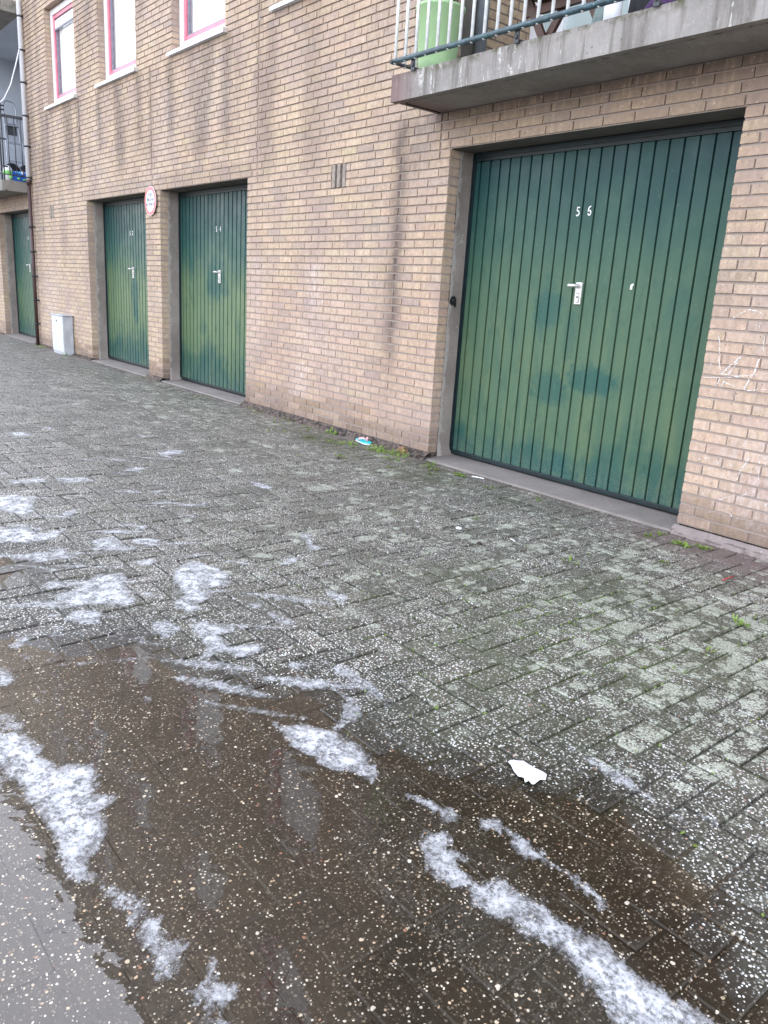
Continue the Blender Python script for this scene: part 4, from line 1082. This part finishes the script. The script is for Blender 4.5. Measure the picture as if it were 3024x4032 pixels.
# soap foam lying on the paving and drifting on the puddle
def foam_mat():
    m = NT('soap_foam')
    a = m.attr('foam_amount').outputs['Fac']
    rot = m.n('ShaderNodeMapping'); rot.inputs['Rotation'].default_value = (0, 0, 0.9); m.put(rot.inputs['Vector'], m.co)
    st = m.noise(1.0, 5, 0.62, m.scale((7.0, 26.0, 1.0), rot.outputs[0]), 0.8)
    lump = m.noise(26.0, 4, 0.6)
    fine = m.noise(85.0, 5, 0.72)
    bub = m.vor(150.0, m.scale((1, 1, 0.05)))
    E_ = m.math('ADD', a, m.math('ADD', m.math('MULTIPLY', m.math('SUBTRACT', st, 0.5), 1.1), m.math('MULTIPLY', m.math('SUBTRACT', fine, 0.5), 0.8)))
    E_ = m.ramp(E_, 0.14, 0.44)
    I_ = m.ramp(m.math('ADD', m.math('MULTIPLY', fine, 0.55), m.math('ADD', m.math('MULTIPLY', lump, 0.3), m.math('MULTIPLY', st, 0.15))), 0.37, 0.60, 0.14, 0.93)
    al = m.math('MULTIPLY', m.math('MULTIPLY', E_, I_), m.ramp(a, 0.2, 1.0, 0.45, 1.0))
    al = m.math('MULTIPLY', al, m.ramp(a, 0.0, 0.12))
    col = m.mix(m.ramp(lump, 0.35, 0.65), (0.45, 0.452, 0.46), (0.68, 0.68, 0.685))
    col = m.mix(m.ramp(bub.outputs['Distance'], 0.1, 0.5, 0.2, 0.0), col, (0.32, 0.34, 0.39))
    h = m.math('ADD', fine, m.math('MULTIPLY', bub.outputs['Distance'], 0.6))
    return m.surf(col, 0.55, m.bump(h, 0.3, 0.006), spec=0.4, alpha=m.math('MULTIPLY', al, 0.9))
S = 0.012; cells = {}
rs = random.Random(11)
SMEAR = []
while len(SMEAR) < 70:
    cx, cy = rs.uniform(-6.4, -1.5), rs.uniform(-3.5, -1.7)
    if cy > -1.9 - 0.17 * (cx + 6.4) + rs.uniform(-.5, .25): continue
    L, w_ = rs.uniform(.06, .22), rs.uniform(.012, .045)
    a_ = 0.88 + rs.uniform(-.35, .35)
    SMEAR.append((rs.uniform(.22, .5), [(cx + L * math.cos(t) * math.cos(a_) - w_ * math.sin(t) * math.sin(a_), cy + L * math.cos(t) * math.sin(a_) + w_ * math.sin(t) * math.cos(a_)) for t in [k * math.pi / 5 for k in range(10)]]))
FOAM += SMEAR
for d, poly in FOAM:
    xs = [p[0] for p in poly]; ys = [p[1] for p in poly]
    for i in range(math.floor((min(xs) - .03) / S), math.ceil((max(xs) + .03) / S) + 1):
        for k in range(math.floor((min(ys) - .03) / S), math.ceil((max(ys) + .03) / S) + 1):
            x, y = i * S, k * S
            s = sdist(poly, x + 0.010 * nz(x * 22, y * 22, 3.0) + 0.005 * nz(x * 60, y * 60), y + 0.010 * nz(x * 22, y * 22, 8.0))
            if s > -0.025:
                v = min(1.0, d + (0.2 if poly[0][1] > -3.3 else 0.1)) * sstep(-0.02, 0.035 + 0.02 * d, s)
                if v > cells.get((i, k), 0.0): cells[(i, k)] = v
fm = MB(); idx = {}; dens = []
for (i, k), v in cells.items():
    if not all((i + a, k + b) in cells for a, b in ((1, 0), (1, 1), (0, 1))): continue
    f = []
    for a, b in ((0, 0), (1, 0), (1, 1), (0, 1)):
        kk = (i + a, k + b)
        if kk not in idx:
            x, y = kk[0] * S, kk[1] * S; dv = cells[kk]
            idx[kk] = len(fm.v)
            fm.v.append((x, y, max(tz(x, y) + 0.003, WATER_Z + 0.0005) + 0.006 * dv * (0.35 + 0.65 * max(0, 0.5 + nz(x * 25, y * 25, 1.0))))); dens.append(dv)
        f.append(idx[kk])
    fm.f.append(tuple(f)); fm.m.append(0); fm.sm.append(True)
fm.at = {'foam_amount': ('FLOAT', dens)}
tag(fm.build('foam', foam_mat(), None, fix=False), kind='stuff')['label'] = 'white soap foam drifting over the wet paving'

# ------------------------------------------------------------------ weeds
def leaf_mat(name, a, b):
    m = NT(name)
    c = m.mix(m.noise(60.0, 2), a, b)
    bs = m.n('ShaderNodeBsdfPrincipled'); m.put(bs.inputs['Base Color'], c); bs.inputs['Roughness'].default_value = 0.5
    tl = m.n('ShaderNodeBsdfTranslucent'); m.put(tl.inputs[0], c)
    mx = m.n('ShaderNodeMixShader'); mx.inputs[0].default_value = 0.3
    m.put(mx.inputs[1], bs.outputs[0]); m.put(mx.inputs[2], tl.outputs[0]); m.t.links.new(mx.outputs[0], m.out.inputs[0])
    return m.mat
M['weed'] = leaf_mat('weed_leaf', (0.14, 0.25, 0.035), (0.30, 0.42, 0.09))
M['moss'] = leaf_mat('mossy_growth', (0.09, 0.14, 0.02), (0.20, 0.27, 0.05))
def leaf(b, p, az, L, w, lift, droop):
    d = Vector((math.cos(az), math.sin(az), 0)); s = Vector((-d.y, d.x, 0))
    vs = []
    for t, ww in ((0, .25), (.35, 1), (.7, .8), (1, .05)):
        q = Vector(p) + d * (L * t * math.cos(lift)) + Vector((0, 0, L * (t * math.sin(lift) - droop * t * t)))
        vs += [q + s * (w * ww / 2), q - s * (w * ww / 2)]
    b.add(vs, [(0, 1, 3, 2), (2, 3, 5, 4), (4, 5, 7, 6)], 0, True)
def tuft(b, x, y, r, n, hmax):
    for _ in range(n):
        a = random.uniform(0, 6.283); rr = r * math.sqrt(random.random())
        px, py = x + rr * math.cos(a), min(y + rr * 0.6 * math.sin(a), -0.012)
        pz = tz0(px, py) + random.uniform(-.004, .006)
        if random.random() < 0.5: pz += random.uniform(0, hmax * 0.6)
        leaf(b, (px, py, pz), random.uniform(0, 6.283), random.uniform(.016, .046), random.uniform(.007, .015), random.uniform(0.1, 1.1), random.uniform(0, .5))
def weed(x, y, r, n, h, label, group='weeds growing along the foot of the wall'):
    b = MB(); tuft(b, x, y, r, n, h)
    tag(b.build('weed', M['weed'], None, fix=False), label, 'weed', group)
weed(-4.95, -0.17, 0.13, 130, 0.05, 'largest bright green weed clump, right beside the turquoise flip-flop')
weed(-4.74, -0.12, 0.12, 90, 0.045, 'green weed clump in front of the dirty wall corner left of door 56')
weed(-5.72, -0.09, 0.07, 60, 0.06, 'upright green weed against the wall foot left of the flip-flop')
weed(-5.25, -0.24, 0.10, 50, 0.025, 'low weed sprig just in front of the flip-flop')
weed(-2.13, -0.22, 0.055, 50, 0.035, 'green weed clump on reddish paving right of the door 56 threshold')
weed(-2.03, -0.17, 0.045, 40, 0.025, 'small weed tuft nearest the cracked concrete on the right')
weed(-3.98, -0.17, 0.05, 36, 0.02, 'little weed at the left edge of the door 56 threshold')
weed(-14.25, -0.13, 0.16, 60, 0.04, 'weed patch at the foot of the brown downpipe')
weed(-12.86, -0.17, 0.10, 40, 0.03, 'weed tuft at the front corner of the grey utility cabinet')
weed(-1.38, -1.05, 0.04, 16, 0.008, 'pale weed sprout in a paver joint among the lichen at the right')
sb = MB()
for (x, y, r, n) in [(-5.38, -0.31, .10, 40), (-4.65, -0.27, .12, 50), (-4.25, -0.22, .10, 40), (-4.36, -0.10, .06, 20), (-4.85, -0.62, .06, 24), (-5.9, -0.14, .2, 50), (-6.4, -0.16, .25, 40), (-7.1, -0.13, .2, 30), (-4.37, -0.5, .06, 12), (-2.33, -0.25, .035, 16), (-2.31, -0.15, .03, 12),
                     (-2.28, -1.05, .05, 10), (-1.28, -1.43, .04, 8), (-2.01, -0.6, .04, 14), (-3.6, -0.25, .06, 16), (-3.2, -0.18, .04, 10), (-9.8, -0.14, .15, 20), (-8.0, -0.25, .3, 20), (-5.0, -0.9, .05, 10), (-3.1, -0.9, .04, 8), (-6.0, -0.5, .2, 16), (-1.35, -0.92, .04, 8), (-4.1, -0.35, .05, 16), (-5.6, -0.42, .12, 20)]:
    tuft(sb, x, y, r, n, 0.012)
for _ in range(1500):
    x = random.gauss(-1.75, 0.55); y = random.gauss(-1.75, 0.5)
    if wet_at(x, y) > 0.4: continue
    # keep moss sprigs inside joints
    if random.random() < 0.5: y = round(y / W) * W + random.uniform(-.004, .004)
    else: x = round(x / W) * W + random.uniform(-.004, .004)
    if nz(x * 5, y * 5) < 0.05: continue
    sb.m += []
    leaf(sb, (x, y, tz(x, y) - 0.004), random.uniform(0, 6.28), random.uniform(.009, .018), random.uniform(.006, .010), random.uniform(.2, .9), .2)
sbo = sb.build('moss_and_weeds', M['moss'], None, fix=False); tag(sbo, kind='stuff')

# ------------------------------------------------------------------ utility cabinet
zc = tz0(-13.2, -.1) - 0.01
cb = thing('utility_cabinet', (-13.2, -0.09, zc), 'grey metal utility cabinet standing on the paving against the wall', 'cabinet')
b = MB(); b.box(-13.47, -12.92, -0.157, -0.01, zc, 0.575, 0, 0.006); b.build('cabinet_body', M['steel_cab'], cb)
b = MB(); b.box(-13.46, -12.93, -0.169, -0.158, zc + 0.05, 0.56, 0, 0.004); cd = b.build('cabinet_door', M['steel_cab_light'], cb)
b = MB(); b.tube([(-13.22, -0.169, 0.49), (-13.22, -0.175, 0.49)], 0.014, 12); sub(b.build('lock', M['black']), cd)
b = MB(); b.box(-13.49, -12.90, -0.177, -0.004, 0.577, 0.592, 0, 0.005); b.build('lid', M['steel_cab'], cb)

# ------------------------------------------------------------------ prohibition sign
sg = thing('prohibition_sign', (-9.79, -0.03, 2.135), 'round white sign with red border on the brick pier between doors 52 and 54', 'sign')
SX, SZ, SR = -9.79, 2.135, 0.168
def disc(y, r0, r1, name, mat, th=0.002, n=48):
    b = MB()
    if r0 <= 0:
        b.prism([(SX + r1 * math.cos(2*math.pi*k/n), SZ + r1 * math.sin(2*math.pi*k/n)) for k in range(n)], 'y', y, y + th)
    else:
        vs = []
        for yy in (y, y + th):
            for r in (r0, r1): vs += [(SX + r * math.cos(2*math.pi*k/n), yy, SZ + r * math.sin(2*math.pi*k/n)) for k in range(n)]
        for k in range(n):
            j = (k + 1) % n
            b.f += []
        b.add(vs, [q for k in range(n) for j in [(k + 1) % n] for q in ((k, j, n + j, n + k), (2*n + k, 3*n + k, 3*n + j, 2*n + j), (n + k, n + j, 3*n + j, 3*n + k), (k, 2*n + k, 2*n + j, j))])
    return b.build(name, mat, sg)
M['sign_red'] = plain('faded_sign_red', (0.58, 0.10, 0.11), 0.4, 0, 0.12, 14.0)
M['sign_white'] = plain('sign_white', (0.82, 0.82, 0.83), 0.4, 0, 0.02)
M['sign_ink'] = plain('sign_lettering', (0.16, 0.165, 0.20), 0.5)
disc(-0.035, 0, SR, 'plate', M['sign_white'], 0.004)
disc(-0.0372, 0.126, SR - 0.004, 'red_border', M['sign_red'], 0.0021)
for txt, z, sz, sx in (('UITRIT', SZ + 0.052, 0.056, 0.92), ('VRIJLATEN', SZ - 0.004, 0.056, 0.80), ('DAG EN NACHT', SZ - 0.058, 0.056, 0.66)):
    t = text_mesh(txt, sz, M['sign_ink'], 'lettering', None, (SX, -0.0365, z), 0.0004, 'CENTER', sx)
    t.parent = sg; t.matrix_parent_inverse = sg.matrix_basis.inverted()
b = MB(); b.box(SX - 0.02, SX + 0.02, -0.0305, 0.002, SZ - 0.1, SZ + 0.1); b.tube([(SX, -0.039, SZ - 0.146), (SX, -0.0375, SZ - 0.146)], 0.006, 8); b.build('bracket', M['alu'], sg)

# ------------------------------------------------------------------ litter
def sole_outline(L, w):
    pts = []
    for k in range(40):
        t = 2 * math.pi * k / 40
        u = math.cos(t); v = math.sin(t)
        hw = w * (0.78 + 0.26 * u - 0.22 * math.exp(-((u + 0.05) / 0.35) ** 2))
        pts.append((L / 2 * u, hw * v * (1 + 0.06 * u * (1 if v > 0 else -1))))
    return pts
ff = thing('flip_flop', (-5.25, -0.085, tz0(-5.2, -.1)), 'turquoise flip-flop with a pale pink strap lying at the foot of the wall', 'flip-flop')
M['turq'] = plain('turquoise_foam', (0.01, 0.50, 0.56), 0.55, 0, 0.06, 30.0); M['pale_pink'] = plain('pale_pink_strap', (0.75, 0.45, 0.45), 0.4, 0, 0.3, 60.0); M['sole_white'] = plain('white_sole', (0.65, 0.70, 0.70), 0.6)
ang = -0.12
def FR(p): 
    x, y, z = p
    return (-5.25 + x * math.cos(ang) - y * math.sin(ang), -0.09 + x * math.sin(ang) + y * math.cos(ang), tz0(-5.2, -.1) + z)
so = sole_outline(0.235, 0.05)
b = MB(); b.prism(so, 'z', 0.006, 0.018, 1); b.prism([(p[0] * .99, p[1] * .985) for p in so], 'z', 0.0185, 0.027, 0)
b.v = [FR(p) for p in b.v]; b.build('sole', [M['turq'], M['sole_white']], ff)
b = MB()
for s in (1, -1): b.tube([FR(p) for p in [(0.062, 0, 0.027), (0.056, s * .006, 0.045), (0.035, s * .022, 0.055), (0.0, s * .037, 0.046), (-0.022, s * .042, 0.024)]], [.005, .006, .008, .008, .006], 8)
b.build('strap', M['pale_pink'], ff)

def paper(name, pts, zoff, label, cat, mat, crumple=0.006):
    b = MB(); n = len(pts)
    cx = sum(p[0] for p in pts) / n; cy = sum(p[1] for p in pts) / n
    vs = []; lay = [1.0, .8, .55, .3]
    for th in (0.0, -0.0012):
        for l in lay:
            for p in pts:
                x, y = cx + (p[0] - cx) * l, cy + (p[1] - cy) * l
                vs.append((x, y, tz(x, y) + zoff + th + crumple * (0.5 + nz(x * 45, y * 45, 2.0)) * (1.2 - 0.4 * l)))
        vs.append((cx, cy, tz(cx, cy) + zoff + th + crumple))
    per = n * len(lay) + 1; fs = []
    for s in (0, 1):
        o = s * per
        for li in range(len(lay) - 1):
            for k in range(n): fs.append((o + li*n + k, o + li*n + (k+1) % n, o + (li+1)*n + (k+1) % n, o + (li+1)*n + k))
        for k in range(n): fs.append((o + (len(lay)-1)*n + k, o + (len(lay)-1)*n + (k+1) % n, o + per - 1))
    for k in range(n): fs.append((k, per + k, per + (k+1) % n, (k+1) % n))
    b.add(vs, fs, 0, True)
    return tag(b.build(name, mat, None), label, cat)
M['paper'] = plain('white_paper', (0.74, 0.74, 0.77), 0.6, 0, 0.12, 40.0, 0.2)
paper('paper_scrap', [(-1.2294,-2.669),(-1.2334,-2.653),(-1.2199,-2.6429),(-1.2072,-2.63),(-1.193,-2.6267),(-1.1642,-2.629),(-1.1446,-2.6249),(-1.1263,-2.6244),(-1.1159,-2.6428),(-1.1234,-2.6464),(-1.125,-2.6561),(-1.1198,-2.6851),(-1.1248,-2.6888),(-1.1381,-2.6865),(-1.1411,-2.6982),(-1.1523,-2.6891),(-1.1609,-2.6868),(-1.1674,-2.6964),(-1.1913,-2.6865),(-1.2105,-2.6803)], 0.006, 'torn white paper scrap lying on the wet paving', 'paper', M['paper'], 0.014)
def stick(name, a, c, r, mat, label, cat):
    b = MB(); m_ = ((a[0]+c[0])/2, (a[1]+c[1])/2)
    b.tube([(a[0], a[1], tz(*a) + r + .002), (m_[0], m_[1], tz(*m_) + r + .004), (c[0], c[1], tz(*c) + r + .002)], r, 8)
    return tag(b.build(name, mat, None), label, cat)
M['red_plastic'] = plain('red_plastic', (0.42, 0.02, 0.02), 0.4)
stick('red_straw', (-1.70, -0.59), (-1.70, -0.48), 0.0025, M['red_plastic'], 'thin red plastic straw on the reddish paving by the right wall end', 'straw')
stick('white_stick', (-3.90, -0.115), (-3.80, -0.09), 0.0045, M['paper'], 'thin white lolly stick in front of the door 56 threshold', 'stick')
stick('white_stick', (-2.69, -1.035), (-2.645, -1.05), 0.003, M['paper'], 'short white stick out on the open paving among the lichen', 'stick')
def pebble(x, y, r, mat, label, cat='stone', name='pebble', fl=0.5):
    b = MB(); b.blob((x, y, tz(x, y) + r * fl * 0.7), (r * 1.25, r * 0.85, r * fl), 0, 2, 0.35)
    return tag(b.build(name, mat, None), label, cat)
pebble(-2.98, -1.15, 0.016, M['paper'], 'smooth white pebble on dry paving in front of door 56')
M['leaf_red'] = plain('brown_leaf', (0.16, 0.05, 0.02), 0.7, 0, 0.3)
M['orange'] = plain('orange_chip', (0.42, 0.11, 0.025), 0.6, 0, 0.2)

# ------------------------------------------------------------------ things on the near balcony
FZ = 2.667
pt = thing('plant_pot', (-4.50, -0.21, FZ), 'tall light green plant pot with a leafy plant on the near balcony', 'plant pot')
M['pot'] = plain('light_green_pot', (0.42, 0.62, 0.33), 0.4, 0, 0.06, 5.0, 0.03)
b = MB(); b.lathe(-4.50, -0.21, [(0.0, FZ), (0.118, FZ), (0.122, FZ + 0.01), (0.162, FZ + 0.405), (0.170, FZ + 0.41), (0.170, FZ + 0.425), (0.160, FZ + 0.425), (0.152, FZ + 0.39), (0.0, FZ + 0.385)], 40); b.build('pot', M['pot'], pt)
b = MB(); b.lathe(-4.50, -0.21, [(0, FZ + 0.392), (0.152, FZ + 0.395)], 30); b.build('soil', M['earth'], pt)
b = MB()
for s_ in range(16):
    a = random.uniform(0, 6.28); p0 = Vector((-4.50 + .07 * math.cos(a), -0.21 + .07 * math.sin(a), FZ + 0.39)); tip = p0 + Vector((random.uniform(-.07, .07), random.uniform(-.07, .07), random.uniform(.14, .3)))
    b.tube([p0, p0.lerp(tip, .5) + Vector((.01, 0, .01)), tip], 0.0025, 5)
    for k in range(16):
        p = p0.lerp(tip, 0.2 + 0.8 * k / 15)
        leaf(b, p, random.uniform(0, 6.28), random.uniform(.03, .05), .014, random.uniform(.2, 1.0), .3)
b.build('plant', leaf_mat('pot_plant_leaf', (0.035, 0.075, 0.018), (0.12, 0.16, 0.05)), pt, fix=False)
b = MB()
for s_ in range(260):
    p = (-4.56 + random.uniform(-.11, .12), -0.10 + random.uniform(-.03, .03), FZ + random.uniform(.42, 0.95))
    leaf(b, p, random.uniform(0, 6.28), random.uniform(.03, .06), .022, random.uniform(-.6, .8), .4)
b.tube([(-4.55, -0.1, FZ + 0.0), (-4.55, -0.1, FZ + 0.9)], 0.008, 6); b.tube([(-4.55, -0.1, FZ + 0.002), (-4.55, -0.1, FZ + 0.22)], [0.05, 0.06], 14)
tag(b.build('dark_shrub', leaf_mat('dark_maroon_leaf', (0.03, 0.010, 0.010), (0.075, 0.03, 0.028)), None, fix=False), 'dark maroon leafy shrub behind the light green pot', 'shrub')

def wood_mat():
    m = NT('brown_stained_wood')
    g_ = m.noise(1.0, 4, 0.6, m.scale((8.0, 30.0, 30.0)))
    return m.surf(m.mix(g_, (0.035, 0.014, 0.009), (0.12, 0.052, 0.032)), 0.5, m.bump(g_, 0.2, 0.003))
M['wood'] = wood_mat()
ft = thing('folding_table', (-3.6, 0.15, FZ), 'brown wooden folding table with crossed legs on the near balcony', 'table')
def beam(b, a, c, w, t):
    a, c = Vector(a), Vector(c); d = (c - a).normalized(); s = Vector((0, 1, 0)); n = d.cross(s).normalized()
    vs = []
    for p in (a, c):
        for i, j in ((-1, -1), (1, -1), (1, 1), (-1, 1)): vs.append(p + n * (i * w / 2) + s * (j * t / 2))
    b.add(vs, [(0, 3, 2, 1), (4, 5, 6, 7), (0, 1, 5, 4), (1, 2, 6, 5), (2, 3, 7, 6), (3, 0, 4, 7)])
for (xc, yy) in ((-3.83, 0.10), (-3.39, 0.10)):
    b = MB(); beam(b, (xc - 0.16, yy - 0.03, FZ + 0.48), (xc + 0.13, yy - 0.03, FZ), 0.05, 0.028); b.build('leg', M['wood'], ft)
    b = MB(); beam(b, (xc + 0.23, yy + 0.005, FZ + 0.47), (xc - 0.10, yy + 0.005, FZ), 0.05, 0.028); b.build('leg', M['wood'], ft)
b = MB()
for i in range(6): b.box(-4.08, -3.06, -0.10 + i * 0.075, -0.03 + i * 0.075, FZ + 0.49, FZ + 0.515, 0, 0.004)
b.box(-4.04, -3.10, -0.06, -0.03, FZ + 0.42, FZ + 0.489); b.box(-4.04, -3.10, 0.28, 0.31, FZ + 0.42, FZ + 0.489)
b.build('table_top', M['wood'], ft)
b = MB(); b.box(-4.0, -3.14, 0.06, 0.085, FZ + 0.33, FZ + 0.38); b.build('stretcher', M['wood'], ft)
lb = thing('leaning_board', (-3.12, -0.15, FZ), 'grey green board leaning on the near balcony right of the wooden table', 'board')
b = MB(); b.prism([(-3.17, FZ), (-3.10, FZ), (-2.90, FZ + 0.75), (-2.95, FZ + 0.77)], 'y', -0.28, -0.255); b.build('panel', plain('grey_green_board', (0.16, 0.21, 0.20), 0.6), lb)
b = MB(); b.prism([(-3.098, FZ), (-3.088, FZ), (-2.888, FZ + 0.75), (-2.898, FZ + 0.75)], 'y', -0.285, -0.25); b.build('edge_strip', M['dark_iron'], lb)
bg = thing('black_bag', (-2.98, -0.2, FZ), 'black bag standing at the edge of the near balcony beside a white canister', 'bag')
b = MB(); b.blob((-2.93, -0.02, FZ + 0.22), (0.15, 0.13, 0.24), 0, 3, 0.25); b.build('bag_body', plain('black_cloth', (0.012, 0.012, 0.016), 0.7, 0, 0.3), bg)
b = MB(); b.tube([(-3.0, -0.02, FZ + 0.42), (-2.98, -0.02, FZ + 0.58), (-2.88, -0.02, FZ + 0.58), (-2.86, -0.02, FZ + 0.42)], 0.012, 8); b.build('handle', M['black'], bg)
cn = thing('white_canister', (-2.98, -0.28, FZ), 'small white canister beside the black bag on the near balcony', 'canister')
b = MB(); b.lathe(-3.0, -0.3, [(0, FZ), (0.045, FZ), (0.048, FZ + 0.01), (0.048, FZ + 0.13), (0.03, FZ + 0.165), (0.018, FZ + 0.175), (0.018, FZ + 0.19)], 20); b.build('canister_body', M['sign_white'], cn)
b = MB(); b.lathe(-3.0, -0.3, [(0.021, FZ + 0.185), (0.021, FZ + 0.21), (0, FZ + 0.21)], 16); b.build('cap', M['sign_white'], cn)
pb = MB(); pb.blob((-2.70, -0.25, FZ + 0.06), (0.12, 0.08, 0.085), 0, 3, 0.3); tag(pb.build('purple_cloth', plain('purple_cloth', (0.07, 0.025, 0.10), 0.8, 0, 0.3), None), 'bunched purple cloth on the near balcony, rightmost of its clutter', 'cloth')

# ------------------------------------------------------------------ things on the far balcony
ld = thing('stepladder', (-17.6, 0.58, FZ), 'grey aluminium stepladder leaning inside the far balcony', 'ladder')
M['ladder'] = plain('ladder_aluminium', (0.33, 0.35, 0.39), 0.4, 0.5, 0.1)
def LP(t, s): # t height 0..1, s -1..1
    hw = 0.165 - 0.055 * t
    return (-17.62 - 0.25 * t, 0.585 - 0.03 * t + s * hw, FZ + 0.02 + 1.70 * t)
b = MB(); top = [LP(.95, -1), (-17.86, 0.44 + .03, FZ + 1.70), (-17.87, 0.50, FZ + 1.735), (-17.87, 0.61, FZ + 1.735), (-17.86, 0.655, FZ + 1.70), LP(.95, 1)]
b.tube([LP(0, -1), LP(.5, -1)] + top + [LP(.5, 1), LP(0, 1)], 0.014, 8); b.build('frame', M['ladder'], ld)
for t in (0.16, 0.36, 0.56, 0.75):
    a = LP(t, -1); c = LP(t, 1)
    b = MB(); b.box(a[0] - 0.03, a[0] + 0.05, a[1], c[1], a[2] - 0.014, a[2] + 0.014); b.build('step', M['ladder'], ld)
b = MB(); b.box(-17.83, -17.82, 0.47, 0.665, FZ + 1.12, FZ + 1.33); b.build('tray', M['dark_iron'], ld)
for s in (-1, 1):
    b = MB(); b.tube([(-17.85, 0.565 + s * 0.1, FZ + 1.5), (-17.3, 0.585 + s * 0.2, FZ + 0.02)], 0.011, 8); b.build('rear_leg', M['ladder'], ld)
bt = thing('toy_boat', (-15.2, -0.05, FZ), 'blue plastic toy boat with green patches at the far balcony edge', 'toy')
M['toy_blue'] = plain('toy_blue', (0.015, 0.09, 0.42), 0.35); M['toy_green'] = plain('toy_green', (0.22, 0.62, 0.16), 0.35); M['toy_light'] = plain('toy_light_blue', (0.08, 0.38, 0.70), 0.35)
b = MB()
hull = [(-0.21, 0.02), (-0.23, 0.13), (0.23, 0.13), (0.19, 0.02)]
b.prism([(-0.05 + p[0] * 0.62, FZ + p[1]) for p in hull], 'x', -15.30, -15.08); b.build('hull', M['toy_blue'], bt)
b = MB(); b.blob((-15.075, -0.10, FZ + 0.06), (0.012, 0.03, 0.018)); b.blob((-15.075, 0.0, FZ + 0.05), (0.012, 0.045, 0.012)); b.build('green_patch', M['toy_green'], bt)
for yy, mt, r in ((-0.15, 'toy_blue', .03), (-0.10, 'toy_light', .035), (-0.05, 'toy_light', .03), (-0.01, 'sign_white', .036), (0.045, 'toy_blue', .04)):
    b = MB(); b.blob((-15.17, yy, FZ + 0.155), (r, r * .8, r)); b.build('deck_knob', M[mt], bt)
tb = thing('toy_bucket', (-15.15, -0.26, FZ), 'white and green toy bucket beside the blue toy boat', 'toy')
b = MB(); b.lathe(-15.18, -0.245, [(0, FZ), (0.055, FZ), (0.062, FZ + 0.10), (0.07, FZ + 0.12), (0.07, FZ + 0.2), (0.045, FZ + 0.245), (0, FZ + 0.26)], 20); b.build('bucket_body', M['sign_white'], tb)
b = MB(); b.lathe(-15.18, -0.245, [(0.064, FZ + 0.10), (0.076, FZ + 0.12), (0.076, FZ + 0.155), (0.07, FZ + 0.17)], 20); b.blob((-15.12, -0.215, FZ + 0.07), (.03, .03, .035)); b.build('green_band', M['toy_green'], tb)
def wheel_bag(x, y, r, label):
    t = thing('garden_chair', (x, y, FZ), label, 'chair')
    b = MB(); n = 20
    vs = []
    for k in range(n + 1):
        a = math.pi * k / n
        for dx, rr in ((0.0, r), (0.05, r * .96), (0.05, 0.0), (0.0, 0.0)):
            vs.append((x - dx, y + rr * math.cos(a), FZ + 0.20 + rr * 1.1 * math.sin(a)))
    b.add(vs, [(4*k + i, 4*k + (i+1) % 4, 4*(k+1) + (i+1) % 4, 4*(k+1) + i) for k in range(n) for i in range(4)], 0, True)
    b.build('backrest', M['black'], t)
    b = MB(); b.box(x - 0.02, x + 0.36, y - r * .9, y + r * .9, FZ + 0.17, FZ + 0.2, 0, 0.01); b.build('seat', M['black'], t)
    for dx in (0.0, 0.33):
        for s in (-1, 1):
            b = MB(); b.tube([(x + dx, y + s * r * .8, FZ), (x + dx, y + s * r * .75, FZ + 0.18)], 0.014, 8); b.build('leg', M['black'], t)
    b = MB(); b.tube([(x + 0.02, y + r * 1.02 * math.cos(math.pi * k / 14), FZ + 0.2 + r * 1.13 * math.sin(math.pi * k / 14)) for k in range(15)], 0.008, 6); b.build('rim', M['ladder'], t)
wheel_bag(-15.75, -0.02, 0.15, 'black round backed garden chair behind the toy boat, the left one')
wheel_bag(-15.95, 0.28, 0.17, 'black round backed garden chair behind the toy boat, the right one')
cbm = MB(); cbm.tube([(-14.66, -0.09, 4.62), (-14.72, -0.14, 4.40), (-14.78, -0.22, 4.10), (-14.85, -0.32, 3.88), (-14.93, -0.42, 3.79), (-15.2, -0.50, 3.75)], 0.010, 8)
tag(cbm.build('cable', M['white_pipe'], None), 'white cable hanging from the white downpipe to the far balcony railing', 'cable')

# dark damp leaf litter and clods near the wall
pebble(-4.82, -0.66, 0.02, M['earth'], 'dark clod of soil on the paving in front of the flip-flop', 'clod', 'soil_clod')
pebble(-2.72, -1.25, 0.015, M['earth'], 'small dark clod on open paving in front of door 56', 'clod', 'soil_clod')
b = MB(); b.blob((-4.78, -0.045, tz0(-4.7, 0) + 0.022), (0.055, 0.03, 0.035), 0, 3, 0.9); tag(b.build('rotting_leaf', M['leaf_red'] if False else plain('rotting_brown', (0.20, 0.11, 0.055), 0.9, 0, 0.5, 50.0, 0.8), None), 'brown rotting clump stuck under the wall corner left of door 56', 'leaf')
